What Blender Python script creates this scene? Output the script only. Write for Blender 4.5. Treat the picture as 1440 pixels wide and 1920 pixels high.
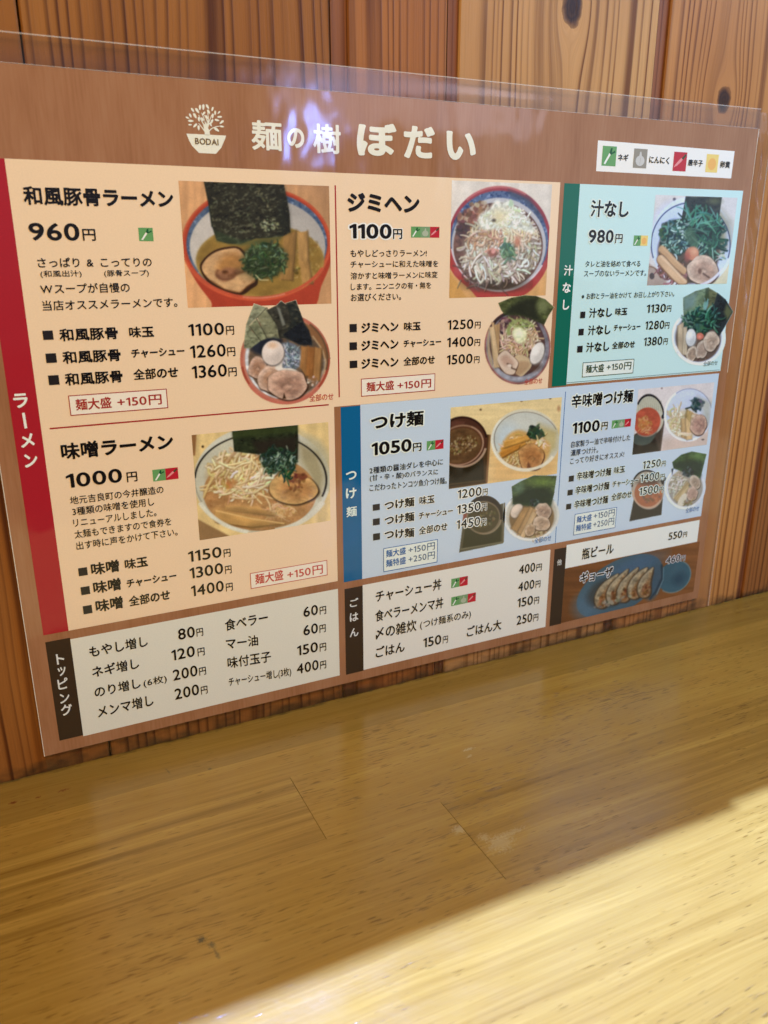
import bpy, math, random
import numpy as np

# ----------------------------------------------------------------- scene, camera, light
sc = bpy.context.scene
for o in list(bpy.data.objects):
    bpy.data.objects.remove(o)
COL = sc.collection
sc.view_settings.view_transform = 'Standard'
sc.view_settings.look = 'None'
sc.view_settings.gamma = 1
sc.view_settings.use_curve_mapping = False
sc.view_settings.exposure = 0.0
sc.render.engine = 'CYCLES'
sc.cycles.max_bounces = 8
sc.cycles.caustics_reflective = False
sc.cycles.sample_clamp_indirect = 4.0

CAM_POS = np.array([0.0036, -0.3672, 0.2374])
CAM_ROWS = np.array([[0.9009, -0.4341, -0.0017], [-0.1351, -0.2767, -0.9514], [0.4125, 0.8573, -0.308]])
u_, s_, v_ = np.linalg.svd(CAM_ROWS)
CAM_ROWS = u_ @ v_
FPX = 1500.4
from mathutils import Matrix, Vector
cam = bpy.data.cameras.new('camera')
cam.sensor_fit = 'VERTICAL'
cam.sensor_height = 36
cam.lens = 36 * FPX / 1920
cam.clip_start = 0.01
cam.clip_end = 50
cam.dof.use_dof = True
cam.dof.focus_distance = 0.40
cam.dof.aperture_fstop = 14
co = bpy.data.objects.new('camera', cam)
COL.objects.link(co)
r, d, f = CAM_ROWS
co.matrix_world = Matrix(((r[0], -d[0], -f[0], CAM_POS[0]), (r[1], -d[1], -f[1], CAM_POS[1]),
                          (r[2], -d[2], -f[2], CAM_POS[2]), (0, 0, 0, 1)))
sc.camera = co

w = bpy.data.worlds.new("World")
sc.world = w
w.use_nodes = True
wt_ = w.node_tree
bg = wt_.nodes['Background']
tc_ = wt_.nodes.new('ShaderNodeTexCoord'); sp_ = wt_.nodes.new('ShaderNodeSeparateXYZ'); rp_ = wt_.nodes.new('ShaderNodeValToRGB')
mp_ = wt_.nodes.new('ShaderNodeMapRange')          # the room: dim floor, cool far end at eye level, warm walls and ceiling above
mp_.inputs[1].default_value = -1; mp_.inputs[2].default_value = 1
wt_.links.new(tc_.outputs['Generated'], sp_.inputs[0]); wt_.links.new(sp_.outputs[2], mp_.inputs[0]); wt_.links.new(mp_.outputs[0], rp_.inputs[0])
el_ = rp_.color_ramp.elements
el_.new(0.47); el_.new(0.60); el_.new(0.75)
for e_, (p_, c_) in zip(el_, ((0.0, (0.10, 0.07, 0.04)), (0.42, (0.16, 0.12, 0.09)), (0.53, (0.52, 0.50, 0.62)), (0.66, (0.44, 0.36, 0.28)), (1.0, (0.44, 0.34, 0.22)))):
    e_.position = p_; e_.color = (*c_, 1)
wt_.links.new(rp_.outputs[0], bg.inputs[0])
bg.inputs[1].default_value = 0.50


def lamp(name, kind, loc, aim, energy, color, **kw):
    l = bpy.data.lights.new(name, kind)
    l.energy = energy
    l.color = color
    for k, v in kw.items():
        setattr(l, k, v)
    o = bpy.data.objects.new(name, l)
    COL.objects.link(o)
    o.location = loc
    if aim is not None:
        o.rotation_euler = (Vector(aim) - Vector(loc)).to_track_quat('-Z', 'Y').to_euler()
    return o


# warm ceiling light over the seats, daylight from the shop window to the right, lamp over the kitchen behind the wall
lamp('ceiling_light', 'AREA', (0.05, -0.84, 1.00), (0.12, 0, 0.08), 11.5, (1.0, 0.725, 0.33), shape='RECTANGLE', size=0.6, size_y=0.4)
lamp('window_light', 'AREA', (2.5, -2.3, 0.75), (0.2, 0, 0.2), 6.5, (0.62, 0.80, 1.0), shape='RECTANGLE', size=1.8, size_y=1.3)
lamp('cool_fill_light', 'AREA', (0.86, -0.34, 0.80), (0.46, 0, 0.25), 9.0, (0.10, 0.48, 1.0), shape='RECTANGLE', size=0.5, size_y=0.4)  # added cool fill, unseen, kept clear of the menu's reflections
lamp('kitchen_lamp', 'POINT', (0.066, 0.40, 1.60), None, 345.0, (0.71, 1.22, 3.5), shadow_soft_size=0.009)
lamp('screen_light', 'AREA', (0.1458 + 2.2 * 0.359, -2.2 * 0.9245, 0.288 + 2.2 * 0.128), (0.1458, 0, 0.288), 1.1,
     (0.22, 0.36, 1.0), shape='RECTANGLE', size=0.09, size_y=0.10)
lamp('sheen_light', 'AREA', (1.45, -2.45, 0.80), (0.2, 0, 0.3), 2.0, (0.82, 0.78, 1.0), shape='RECTANGLE', size=0.9, size_y=0.28)  # added unseen lamp, mirrored as the pale sheen along the film

rng = np.random.default_rng(7)


# ----------------------------------------------------------------- colour and geometry helpers
def lin(c):
    c = np.asarray(c, float) / 255
    return np.where(c <= 0.04045, c / 12.92, ((c + 0.055) / 1.055) ** 2.4)


WHITE_SEEN = lin((234, 219, 196))     # how white paper looks under the light of the place


def ink(c):                            # base colour of a print that looks like c in that light
    return np.clip(lin(c) / WHITE_SEEN * 0.80, 0.004, 0.88)


def mm(px, py, Y=-0.002):              # a measured point of the menu, as metres on the menu's plane (X, Z)
    px = np.asarray(px, float); py = np.asarray(py, float)
    a = (px - 720) / FPX; b = (py - 960) / FPX
    dx = CAM_ROWS[0][0] * a + CAM_ROWS[1][0] * b + CAM_ROWS[2][0]
    dy = CAM_ROWS[0][1] * a + CAM_ROWS[1][1] * b + CAM_ROWS[2][1]
    dz = CAM_ROWS[0][2] * a + CAM_ROWS[1][2] * b + CAM_ROWS[2][2]
    t = (Y - CAM_POS[1]) / dy
    return CAM_POS[0] + t * dx, CAM_POS[2] + t * dz


def unmm(X, Z, Y=-0.002):              # the inverse
    q = np.stack([X - CAM_POS[0], np.full_like(X, Y - CAM_POS[1]), Z - CAM_POS[2]])
    c = CAM_ROWS @ q
    return 720 + FPX * c[0] / c[2], 960 + FPX * c[1] / c[2]


class View:                            # an enlarged detail: origin and enlargement
    def __init__(s, ox, oy, k): s.ox, s.oy, s.k = ox, oy, k
    def __call__(s, x, y): return mm(s.ox + np.asarray(x, float) / s.k, s.oy + np.asarray(y, float) / s.k)


Z0 = View(0, 0, 1)
Z1 = View(0, 280, 2.25)
Z2 = View(620, 320, 3.2727)
Z3 = View(1020, 240, 3.4286)
Z4 = View(60, 760, 2.4)
Z5 = View(620, 720, 3.2727)
Z6 = View(1020, 680, 3.4286)
Z7 = View(60, 1080, 2.4)
Z8 = View(620, 960, 2.0)
ZT = View(320, 180, 2.4)
ZL = View(330, 180, 12)

Y0 = -0.0026                           # front of the paper
STEP = 2e-5                            # one layer of print


class Print:                           # flat print on the sheet: collects polygons, each with its ink
    def __init__(s): s.v, s.f, s.c, s.n = [], [], [], 0
    def add(s, pts, layer, col):
        y = Y0 - STEP * layer
        k = len(pts)
        s.v.append(np.c_[[p[0] for p in pts], np.full(k, y), [p[1] for p in pts]])
        s.f.append(tuple(range(s.n, s.n + k)))
        s.c.append(np.tile(ink(col), (k, 1)))
        s.n += k
    def rect(s, x0, x1, z0, z1, layer, col):
        s.add([(x0, z0), (x1, z0), (x1, z1), (x0, z1)], layer, col)
    def box(s, view, quad, layer, col):          # a measured rectangle, squared up
        X, Z = view([q[0] for q in quad], [q[1] for q in quad])
        x0, x1 = (X[0] + X[3]) / 2, (X[1] + X[2]) / 2
        z1, z0 = (Z[0] + Z[1]) / 2, (Z[2] + Z[3]) / 2
        s.rect(x0, x1, z0, z1, layer, col)
        return x0, x1, z0, z1
    def poly(s, view, pts, layer, col):
        X, Z = view([q[0] for q in pts], [q[1] for q in pts])
        p = list(zip(X, Z))
        a = sum(p[i - 1][0] * p[i][1] - p[i][0] * p[i - 1][1] for i in range(len(p)))
        s.add(p if a > 0 else p[::-1], layer, col)
    def line(s, view, a, b, wmm, layer, col):
        X, Z = view([a[0], b[0]], [a[1], b[1]])
        h = wmm / 2000
        if abs(X[1] - X[0]) < abs(Z[1] - Z[0]):
            x = X.mean(); s.rect(x - h, x + h, Z.min(), Z.max(), layer, col)
        else:
            z = Z.mean(); s.rect(X.min(), X.max(), z - h, z + h, layer, col)
    def frame(s, x0, x1, z0, z1, t, layer, col):
        s.rect(x0, x1, z0, z0 + t, layer, col); s.rect(x0, x1, z1 - t, z1, layer, col)
        s.rect(x0, x0 + t, z0 + t, z1 - t, layer, col); s.rect(x1 - t, x1, z0 + t, z1 - t, layer, col)
    def build(s, name, parent, mat=None, label=None):
        me = bpy.data.meshes.new(name)
        V = np.concatenate(s.v)
        me.from_pydata(V.tolist(), [], s.f)
        at = me.color_attributes.new('ink', 'FLOAT_COLOR', 'POINT')
        C = np.concatenate(s.c)
        at.data.foreach_set('color', np.c_[C, np.ones(len(C))].astype(np.float32).ravel())
        me.materials.append(mat or M_PRINT)
        me.update()
        return link(name, me, parent, label)


def link(name, me, parent=None, label=None):
    o = bpy.data.objects.new(name, me)
    COL.objects.link(o)
    if parent: o.parent = parent
    if label: o['label'] = label
    return o


# ----------------------------------------------------------------- lettering: outlines of the built-in font, made bold on a grid
_sdf, _cells = {}, {}


def outline(ch):
    if ch == '1':                      # a numeral one with a flag
        return [np.array([(0.20, 0), (0.29, 0), (0.29, 0.682), (0.225, 0.682), (0.06, 0.585), (0.06, 0.50), (0.20, 0.575)])]
    c = bpy.data.curves.new('t', 'FONT')
    c.body = ch; c.size = 1
    o = bpy.data.objects.new('t', c)
    COL.objects.link(o)
    k = o.to_curve(bpy.context.evaluated_depsgraph_get())
    loops = []
    for sp in k.splines:
        b = sp.bezier_points
        pts = []
        n = len(b)
        for i in range(n):
            p0, p1, p2, p3 = b[i].co, b[i].handle_right, b[(i + 1) % n].handle_left, b[(i + 1) % n].co
            p0, p1, p2, p3 = [np.array(q[:2]) for q in (p0, p1, p2, p3)]
            straight = abs(np.cross(p1 - p0, p3 - p0)) + abs(np.cross(p2 - p0, p3 - p0)) < 1e-6
            for t in ([0] if straight else [0, .2, .4, .6, .8]):
                pts.append((1 - t) ** 3 * p0 + 3 * (1 - t) ** 2 * t * p1 + 3 * (1 - t) * t * t * p2 + t ** 3 * p3)
        loops.append(np.array(pts))
    o.to_curve_clear()
    bpy.data.objects.remove(o); bpy.data.curves.remove(c)
    return loops


def glyph_sdf(ch, res):
    key = (ch, res)
    if key in _sdf: return _sdf[key]
    L = outline(ch)
    A = np.concatenate(L); B = np.concatenate([np.roll(l, -1, 0) for l in L])
    pad = 0.13
    lo = A.min(0) - pad; hi = A.max(0) + pad
    h = 1.0 / res
    gx = np.arange(lo[0], hi[0] + h, h); gy = np.arange(lo[1], hi[1] + h, h)
    P = np.stack(np.meshgrid(gx, gy), -1).reshape(-1, 2)
    d2 = np.full(len(P), 9.0); wn = np.zeros(len(P), int)
    for a, b in zip(A, B):
        e = b - a; q = P - a
        t = np.clip((q @ e) / (e @ e + 1e-12), 0, 1)
        r = q - t[:, None] * e
        np.minimum(d2, (r * r).sum(1), out=d2)
        cr = e[0] * q[:, 1] - e[1] * q[:, 0]
        wn += ((a[1] <= P[:, 1]) & (b[1] > P[:, 1]) & (cr > 0)).astype(int)
        wn -= ((a[1] > P[:, 1]) & (b[1] <= P[:, 1]) & (cr < 0)).astype(int)
    s = np.where(wn != 0, 1, -1) * np.sqrt(d2)
    _sdf[key] = (gx, gy, s.reshape(len(gy), len(gx)), A.min(0), A.max(0))
    return _sdf[key]


def glyph_cells(ch, wt, res):          # filled polygons of a glyph grown by wt
    key = (ch, round(wt, 4), res)
    if key in _cells: return _cells[key]
    gx, gy, S, lo, hi = glyph_sdf(ch, res)
    S = S + wt
    I = S > 0
    polys = []
    ny, nx = S.shape
    full = I[:-1, :-1] & I[1:, :-1] & I[:-1, 1:] & I[1:, 1:]
    some = (I[:-1, :-1] | I[1:, :-1] | I[:-1, 1:] | I[1:, 1:]) & ~full
    for j in range(ny - 1):
        i = 0
        row = full[j]
        while i < nx - 1:
            if row[i]:
                k = i
                while k < nx - 1 and row[k]: k += 1
                polys.append([(gx[i], gy[j]), (gx[k], gy[j]), (gx[k], gy[j + 1]), (gx[i], gy[j + 1])])
                i = k
            else: i += 1
    for j, i in zip(*np.nonzero(some)):
        c = [(i, j), (i + 1, j), (i + 1, j + 1), (i, j + 1)]
        p = []
        for k in range(4):
            a, b = c[k], c[(k + 1) % 4]
            sa, sb = S[a[1], a[0]], S[b[1], b[0]]
            if sa > 0: p.append((gx[a[0]], gy[a[1]]))
            if (sa > 0) != (sb > 0):
                t = sa / (sa - sb)
                p.append((gx[a[0]] + t * (gx[b[0]] - gx[a[0]]), gy[a[1]] + t * (gy[b[1]] - gy[a[1]])))
        if len(p) >= 3: polys.append(p)
    _cells[key] = polys
    return polys


def text(pr, view, s, x0, y0, x1, y1, h, wt=0.02, col=(25, 22, 20), halo=None, layer=9, res=26, halo_wt=0.07):
    """s set so that its ink runs from x0 to x1 on the measured base line, h high"""
    items, cur, lo, hi = [], 0.0, [9, 9], [-9, -9]
    for ch in s:
        if ch == ' ': cur += 0.42; continue
        g = glyph_sdf(ch, res)
        wide = ord(ch) > 0x2000
        ox = cur if wide else cur - g[3][0] + 0.03
        items.append((ch, ox))
        lo = [min(lo[0], ox + g[3][0]), min(lo[1], g[3][1])]; hi = [max(hi[0], ox + g[4][0]), max(hi[1], g[4][1])]
        cur += 1.0 if wide else (g[4][0] - g[3][0]) + 0.11
    lo[0] -= wt; lo[1] -= wt; hi[0] += wt; hi[1] += wt
    X, Z = view([x0, x1, x0], [y0, y1, y0 - h])
    H = abs(Z[2] - Z[0])
    if abs(Z[0] - Z[1]) < 0.0013: Z[0] = Z[1] = (Z[0] + Z[1]) / 2
    sx, sz = (X[1] - X[0]) / (hi[0] - lo[0]), H / (hi[1] - lo[1])
    k = (Z[1] - Z[0]) / (X[1] - X[0])
    def put(polys, ox, ly, c):
        for p in polys:
            q = [(X[0] + (ox + a - lo[0]) * sx, Z[0] + (b - lo[1]) * sz + k * (ox + a - lo[0]) * sx) for a, b in p]
            pr.add(q, ly, c)
    for n, (ch, ox) in enumerate(items):
        wc = wt * 0.66 if 0x4e00 <= ord(ch) <= 0x9fff and ch not in '円大玉下中心' else wt
        if halo is not None: put(glyph_cells(ch, wt + halo_wt, res), ox, layer - 3 + n % 2, halo)
        put(glyph_cells(ch, wc, res), ox, layer, col)


def price(pr, view, s, x0, y0, x1, y1, h, ex0, ex1, ey, eh, wt=0.012, **kw):
    text(pr, view, s, x0, y0, x1, y1, h, wt, **kw)
    text(pr, view, '円', ex0, ey, ex1, ey, eh, max(wt * 0.8, 0.012), **kw)


# ----------------------------------------------------------------- materials
class NT:
    def __init__(s, name):
        s.m = bpy.data.materials.new(name)
        s.m.use_nodes = True
        s.t = s.m.node_tree
        s.b = s.t.nodes['Principled BSDF']
        s.out = s.t.nodes['Material Output']
    def node(s, typ, **kw):
        n = s.t.nodes.new(typ)
        for k, v in kw.items(): setattr(n, k, v)
        return n
    def put(s, sock, v):
        if isinstance(v, bpy.types.NodeSocket): s.t.links.new(v, sock)
        elif v is not None:
            if hasattr(sock.default_value, '__len__') and not hasattr(v, '__len__'): v = (v,) * len(sock.default_value)
            sock.default_value = (*v, 1) if hasattr(v, '__len__') and len(sock.default_value) == 4 and len(v) == 3 else v
    def M(s, op, a, b=None, c=None, clamp=False):
        n = s.node('ShaderNodeMath', operation=op, use_clamp=clamp)
        for i, v in enumerate((a, b, c)):
            s.put(n.inputs[i], v)
        return n.outputs[0]
    def xyz(s):
        tc = s.node('ShaderNodeTexCoord')
        sp = s.node('ShaderNodeSeparateXYZ')
        s.t.links.new(tc.outputs['Object'], sp.inputs[0])
        return sp.outputs
    def vec(s, x, y, z):
        n = s.node('ShaderNodeCombineXYZ')
        for i, v in enumerate((x, y, z)): s.put(n.inputs[i], v)
        return n.outputs[0]
    def noise(s, v, scale=1, detail=2, rough=0.5):
        n = s.node('ShaderNodeTexNoise')
        s.put(n.inputs['Vector'], v); s.put(n.inputs['Scale'], scale)
        s.put(n.inputs['Detail'], detail); s.put(n.inputs['Roughness'], rough)
        return n.outputs['Fac']
    def ramp(s, f, stops, interp='LINEAR'):
        n = s.node('ShaderNodeValToRGB')
        e = n.color_ramp.elements
        n.color_ramp.interpolation = interp
        while len(e) < len(stops): e.new(0.5)
        for el, (p, c) in zip(e, stops):
            el.position = p
            el.color = (*c, 1) if hasattr(c, '__len__') else (c, c, c, 1)
        s.put(n.inputs[0], f)
        return n.outputs[0]
    def mix(s, f, a, b, mode='MIX'):
        n = s.node('ShaderNodeMix', data_type='RGBA', blend_type=mode)
        s.put(n.inputs[0], f); s.put(n.inputs[6], a); s.put(n.inputs[7], b)
        return n.outputs[2]
    def bump(s, h, strength, dist):
        n = s.node('ShaderNodeBump')
        s.put(n.inputs['Strength'], strength); s.put(n.inputs['Distance'], dist); s.put(n.inputs['Height'], h)
        return n.outputs[0]


def laminated(name, brown=False):
    n = NT(name)
    x, y, z = n.xyz()
    if brown:
        g = n.noise(n.vec(n.M('MULTIPLY', x, 900), 0, n.M('MULTIPLY', z, 60)), 1, 3, 0.6)
        g2 = n.noise(n.vec(n.M('MULTIPLY', x, 60), 3.0, n.M('MULTIPLY', z, 14)), 1, 2)
        k = n.M('ADD', n.M('MULTIPLY', g, 0.22), n.M('MULTIPLY', g2, 0.30))
        col = n.ramp(k, [(0.10, ink((134, 82, 46))), (0.26, ink((158, 104, 66))), (0.44, ink((174, 122, 84)))])
    else:
        a = n.node('ShaderNodeAttribute', attribute_name='ink')
        g = n.noise(n.vec(n.M('MULTIPLY', x, 1500), 0, n.M('MULTIPLY', z, 1500)), 1, 1)
        col = n.mix(1.0, a.outputs['Color'], n.ramp(g, [(0.2, 0.93), (0.8, 1.0)]), 'MULTIPLY')
    n.put(n.b.inputs['Base Color'], col)
    n.put(n.b.inputs['Roughness'], 0.75)
    n.put(n.b.inputs['Specular IOR Level'], 0.0)
    n.put(n.b.inputs['Coat Weight'], 1.0)
    n.put(n.b.inputs['Coat IOR'], 1.5)
    s = n.noise(n.vec(n.M('MULTIPLY', x, 90), 1.0, n.M('MULTIPLY', z, 90)), 1, 3)
    n.put(n.b.inputs['Coat Roughness'], n.M('MULTIPLY_ADD', s, 0.09, 0.03))
    wv = n.noise(n.vec(n.M('MULTIPLY', x, 38), 2.0, n.M('MULTIPLY', z, 22)), 1, 2)
    n.put(n.b.inputs['Coat Normal'], n.bump(wv, 0.40, 0.0016))
    return n.m


M_PRINT = laminated('laminated_print')
M_BROWN = laminated('laminated_brown_sheet', True)


def film():
    n = NT('clear_film')
    tr = n.node('ShaderNodeBsdfTransparent'); tr.inputs[0].default_value = (0.93, 0.915, 0.94, 1)
    gl = n.node('ShaderNodeBsdfGlossy'); gl.inputs['Roughness'].default_value = 0.12
    ge = n.node('ShaderNodeNewGeometry'); dt = n.node('ShaderNodeVectorMath', operation='DOT_PRODUCT')
    n.t.links.new(ge.outputs['Normal'], dt.inputs[0]); n.t.links.new(ge.outputs['Incoming'], dt.inputs[1])
    fz = n.M('POWER', n.M('SUBTRACT', 1.0, n.M('ABSOLUTE', dt.outputs['Value'])), 5.0)
    fr = n.M('MULTIPLY_ADD', fz, 0.92, 0.08)
    x, y, z = n.xyz()
    wv = n.noise(n.vec(n.M('MULTIPLY', x, 60), 2.0, n.M('MULTIPLY', z, 40)), 1, 2)
    nb = n.bump(wv, 0.2, 0.0012)
    n.put(gl.inputs['Normal'], nb)
    mx = n.node('ShaderNodeMixShader')
    n.put(mx.inputs[0], n.M('MULTIPLY', fr, 1.0, clamp=True))
    n.t.links.new(tr.outputs[0], mx.inputs[1]); n.t.links.new(gl.outputs[0], mx.inputs[2])
    n.t.links.new(mx.outputs[0], n.out.inputs[0])
    return n.m


def plain(name, col, rough=0.5):
    n = NT(name)
    n.put(n.b.inputs['Base Color'], tuple(col)); n.put(n.b.inputs['Roughness'], rough)
    return n.m


def pine(name, seed, spacing, light, dark, knots=(), wob=3.0):
    """sawn softwood: growth rings run up the board and swing round the knots; x, z in mm"""
    n = NT(name)
    x, y, z = n.xyz()
    X = n.M('MULTIPLY', x, 1000); Zm = n.M('MULTIPLY', z, 1000)
    wn = n.noise(n.vec(n.M('MULTIPLY', X, 0.018), seed * 3.1, n.M('MULTIPLY', Zm, 0.0045)), 1, 2)
    u = n.M('MULTIPLY_ADD', n.M('SUBTRACT', wn, 0.5), wob * 2.2, X)
    core = None
    for kx, kz, R, el in knots:
        dx = n.M('SUBTRACT', X, kx); dz = n.M('MULTIPLY', n.M('SUBTRACT', Zm, kz), el)
        r2 = n.M('ADD', n.M('MULTIPLY', dx, dx), n.M('MULTIPLY', dz, dz))
        u = n.M('SUBTRACT', u, n.M('MULTIPLY', dx, n.M('DIVIDE', R * R * 2.4, n.M('ADD', r2, R * R * 1.1))))
        dz2 = n.M('MULTIPLY', dz, 1.35)
        rr = n.M('SQRT', n.M('ADD', n.M('MULTIPLY', dx, dx), n.M('MULTIPLY', dz2, dz2)))
        nz = n.noise(n.vec(n.M('MULTIPLY', X, 0.25), seed, n.M('MULTIPLY', Zm, 0.25)), 1, 2)
        c = n.M('DIVIDE', n.M('ADD', rr, n.M('MULTIPLY', n.M('SUBTRACT', nz, 0.5), R * 0.5)), R)
        core = c if core is None else n.M('MINIMUM', core, c)
    sp = n.noise(n.vec(n.M('MULTIPLY', u, 0.035), seed * 1.7, 0.0), 1, 2)
    t = n.M('ADD', n.M('DIVIDE', u, spacing * 1.15), n.M('MULTIPLY', sp, 9.0))
    fr = n.M('FRACT', n.M('ADD', t, 100.0))
    f2 = n.noise(n.vec(n.M('MULTIPLY', u, 1.1), seed, n.M('MULTIPLY', Zm, 0.016)), 1, 4, 0.68)
    amp = n.noise(n.vec(n.M('FLOOR', n.M('ADD', t, 100.0)), seed * 2.3, n.M('MULTIPLY', Zm, 0.006)), 0.73, 0)
    prof = n.ramp(fr, [(0.0, 0.10), (0.30, 0.0), (0.58, 0.14), (0.80, 0.80), (0.91, 1.0), (1.0, 0.10)])
    k = n.M('MULTIPLY', prof, n.M('MULTIPLY_ADD', amp, 1.6, 0.02))
    k = n.M('ADD', k, n.M('MULTIPLY', n.M('SUBTRACT', f2, 0.5), 0.8), clamp=True)
    col = n.mix(k, tuple(light), tuple(dark))
    big = n.noise(n.vec(n.M('MULTIPLY', X, 0.03), seed * 5, n.M('MULTIPLY', Zm, 0.008)), 1, 2)
    col = n.mix(1.0, col, n.ramp(big, [(0.25, (0.80, 0.72, 0.66)), (0.75, (1.05, 1.05, 1.05))]), 'MULTIPLY')
    if core is not None:
        col = n.mix(n.ramp(core, [(0.0, 1.0), (0.75, 0.85), (1.05, 0.55), (1.6, 0.0)]), col, tuple(np.array(dark) * 0.75))
        col = n.mix(n.ramp(core, [(0.0, 0.75), (0.25, 1.0), (0.40, 0.75), (0.55, 1.0), (0.95, 0.0)]), col, (0.040, 0.017, 0.008))
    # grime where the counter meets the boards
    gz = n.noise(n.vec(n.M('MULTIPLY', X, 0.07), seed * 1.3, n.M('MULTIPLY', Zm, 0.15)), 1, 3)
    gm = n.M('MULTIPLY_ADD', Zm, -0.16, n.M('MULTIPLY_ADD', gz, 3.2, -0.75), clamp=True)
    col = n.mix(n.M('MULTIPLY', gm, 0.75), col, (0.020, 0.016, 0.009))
    n.put(n.b.inputs['Base Color'], col)
    n.put(n.b.inputs['Roughness'], n.M('MULTIPLY_ADD', f2, 0.25, 0.30))
    n.put(n.b.inputs['Specular IOR Level'], 0.22)
    n.put(n.b.inputs['Normal'], n.bump(n.M('ADD', k, f2), 0.25, 0.0006))
    return n.m


def rubberwood(name, seed, light, dark, stripe, pores, marks=()):
    """varnished laminated counter stave: streaks and short dark pores along x; marks: stains and painted pale glints (x, y, rx, ry, turn, colour, strength) in mm"""
    n = NT(name)
    x, y, z = n.xyz()
    X = n.M('MULTIPLY', x, 1000); Ym = n.M('MULTIPLY', y, 1000)
    wn = n.noise(n.vec(n.M('MULTIPLY', X, 0.006), n.M('MULTIPLY', Ym, 0.02), seed), 1, 2)
    v = n.M('MULTIPLY_ADD', n.M('SUBTRACT', wn, 0.5), 8.0, Ym)
    s1 = n.noise(n.vec(n.M('MULTIPLY', X, 0.0045), n.M('MULTIPLY', v, 0.22), seed * 3.0), 1, 4, 0.65)
    s2 = n.noise(n.vec(n.M('MULTIPLY', X, 0.022), n.M('MULTIPLY', v, 1.1), seed * 2.0 + 9), 1, 3, 0.65)
    k = n.M('ADD', n.M('MULTIPLY', n.M('SUBTRACT', s1, 0.5), stripe * 1.5), n.M('MULTIPLY', n.M('SUBTRACT', s2, 0.5), 0.8))
    col = n.ramp(n.M('ADD', k, 0.45), [(0.10, tuple(np.array(light) * 1.06)), (0.45, tuple(np.array(light) * 0.6 + np.array(dark) * 0.4)), (0.92, tuple(dark))])
    p = n.noise(n.vec(n.M('MULTIPLY', X, 0.13), n.M('MULTIPLY', v, 1.35), seed * 4.0), 1, 1, 0.5)
    dn = n.noise(n.vec(n.M('MULTIPLY', X, 0.016), n.M('MULTIPLY', v, 0.05), seed * 7.0), 1, 2)
    th = n.M('MULTIPLY_ADD', dn, -0.36, 0.885 - pores)
    pm = n.M('MULTIPLY', n.M('SUBTRACT', p, th), 13.0, clamp=True)
    col = n.mix(n.M('MULTIPLY', pm, 0.62), col, tuple(np.array(dark) * np.array([0.50, 0.42, 0.36])))
    blot = n.noise(n.vec(n.M('MULTIPLY', X, 0.012), n.M('MULTIPLY', Ym, 0.05), seed * 1.9), 1, 2)
    col = n.mix(1.0, col, n.ramp(blot, [(0.3, (0.90, 0.87, 0.82)), (0.7, (1.04, 1.04, 1.04))]), 'MULTIPLY')
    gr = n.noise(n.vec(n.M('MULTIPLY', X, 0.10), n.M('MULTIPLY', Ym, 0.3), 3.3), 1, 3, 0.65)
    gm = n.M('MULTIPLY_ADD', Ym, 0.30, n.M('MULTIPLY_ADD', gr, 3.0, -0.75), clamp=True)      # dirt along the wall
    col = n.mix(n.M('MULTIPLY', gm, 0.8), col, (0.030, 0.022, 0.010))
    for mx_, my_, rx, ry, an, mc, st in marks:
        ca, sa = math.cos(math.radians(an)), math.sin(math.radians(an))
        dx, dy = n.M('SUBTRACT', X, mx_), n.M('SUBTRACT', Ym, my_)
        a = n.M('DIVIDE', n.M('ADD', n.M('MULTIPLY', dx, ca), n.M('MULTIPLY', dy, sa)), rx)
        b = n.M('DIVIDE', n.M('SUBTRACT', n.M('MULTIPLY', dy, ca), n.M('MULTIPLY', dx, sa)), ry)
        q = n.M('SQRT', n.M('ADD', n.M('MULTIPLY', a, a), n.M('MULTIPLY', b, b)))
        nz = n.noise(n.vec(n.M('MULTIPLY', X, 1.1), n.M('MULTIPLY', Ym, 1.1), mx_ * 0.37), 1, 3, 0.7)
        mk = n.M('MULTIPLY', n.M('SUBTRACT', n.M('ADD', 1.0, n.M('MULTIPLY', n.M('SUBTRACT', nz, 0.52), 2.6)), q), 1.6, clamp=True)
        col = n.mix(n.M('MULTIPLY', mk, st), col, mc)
    n.put(n.b.inputs['Base Color'], col)
    rn = n.noise(n.vec(n.M('MULTIPLY', X, 0.05), n.M('MULTIPLY', Ym, 0.09), 4.0), 1, 3)
    n.put(n.b.inputs['Roughness'], n.M('MULTIPLY_ADD', rn, 0.22, 0.10))
    n.put(n.b.inputs['Specular IOR Level'], 0.5)
    mic = n.noise(n.vec(n.M('MULTIPLY', X, 0.25), n.M('MULTIPLY', Ym, 0.5), 8.0), 1, 2)
    h = n.M('ADD', n.M('MULTIPLY', pm, -0.5), n.M('MULTIPLY', mic, 0.8))
    n.put(n.b.inputs['Normal'], n.bump(h, 0.22, 0.0004))
    return n.m


def mesh_obj(name, verts, faces, mats, idx=None, parent=None):
    me = bpy.data.meshes.new(name)
    me.from_pydata(verts, [], faces)
    for m in mats: me.materials.append(m)
    if idx is not None: me.polygons.foreach_set('material_index', idx)
    me.update()
    return link(name, me, parent)


class Solid:
    def __init__(s): s.v, s.f, s.i = [], [], []
    def prism(s, prof, axis_pts, mat):
        """prof: closed (a,b) outline counter-clockwise seen from the far end; axis_pts: function(a,b,end)->xyz"""
        k = len(s.v); n = len(prof)
        for e in (0, 1): s.v += [axis_pts(a, b, e) for a, b in prof]
        for i in range(n):
            j = (i + 1) % n
            s.f.append((k + i, k + j, k + n + j, k + n + i)); s.i.append(mat)
        s.f.append(tuple(range(k + n - 1, k - 1, -1))); s.i.append(mat)
        s.f.append(tuple(range(k + n, k + 2 * n))); s.i.append(mat)


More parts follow.
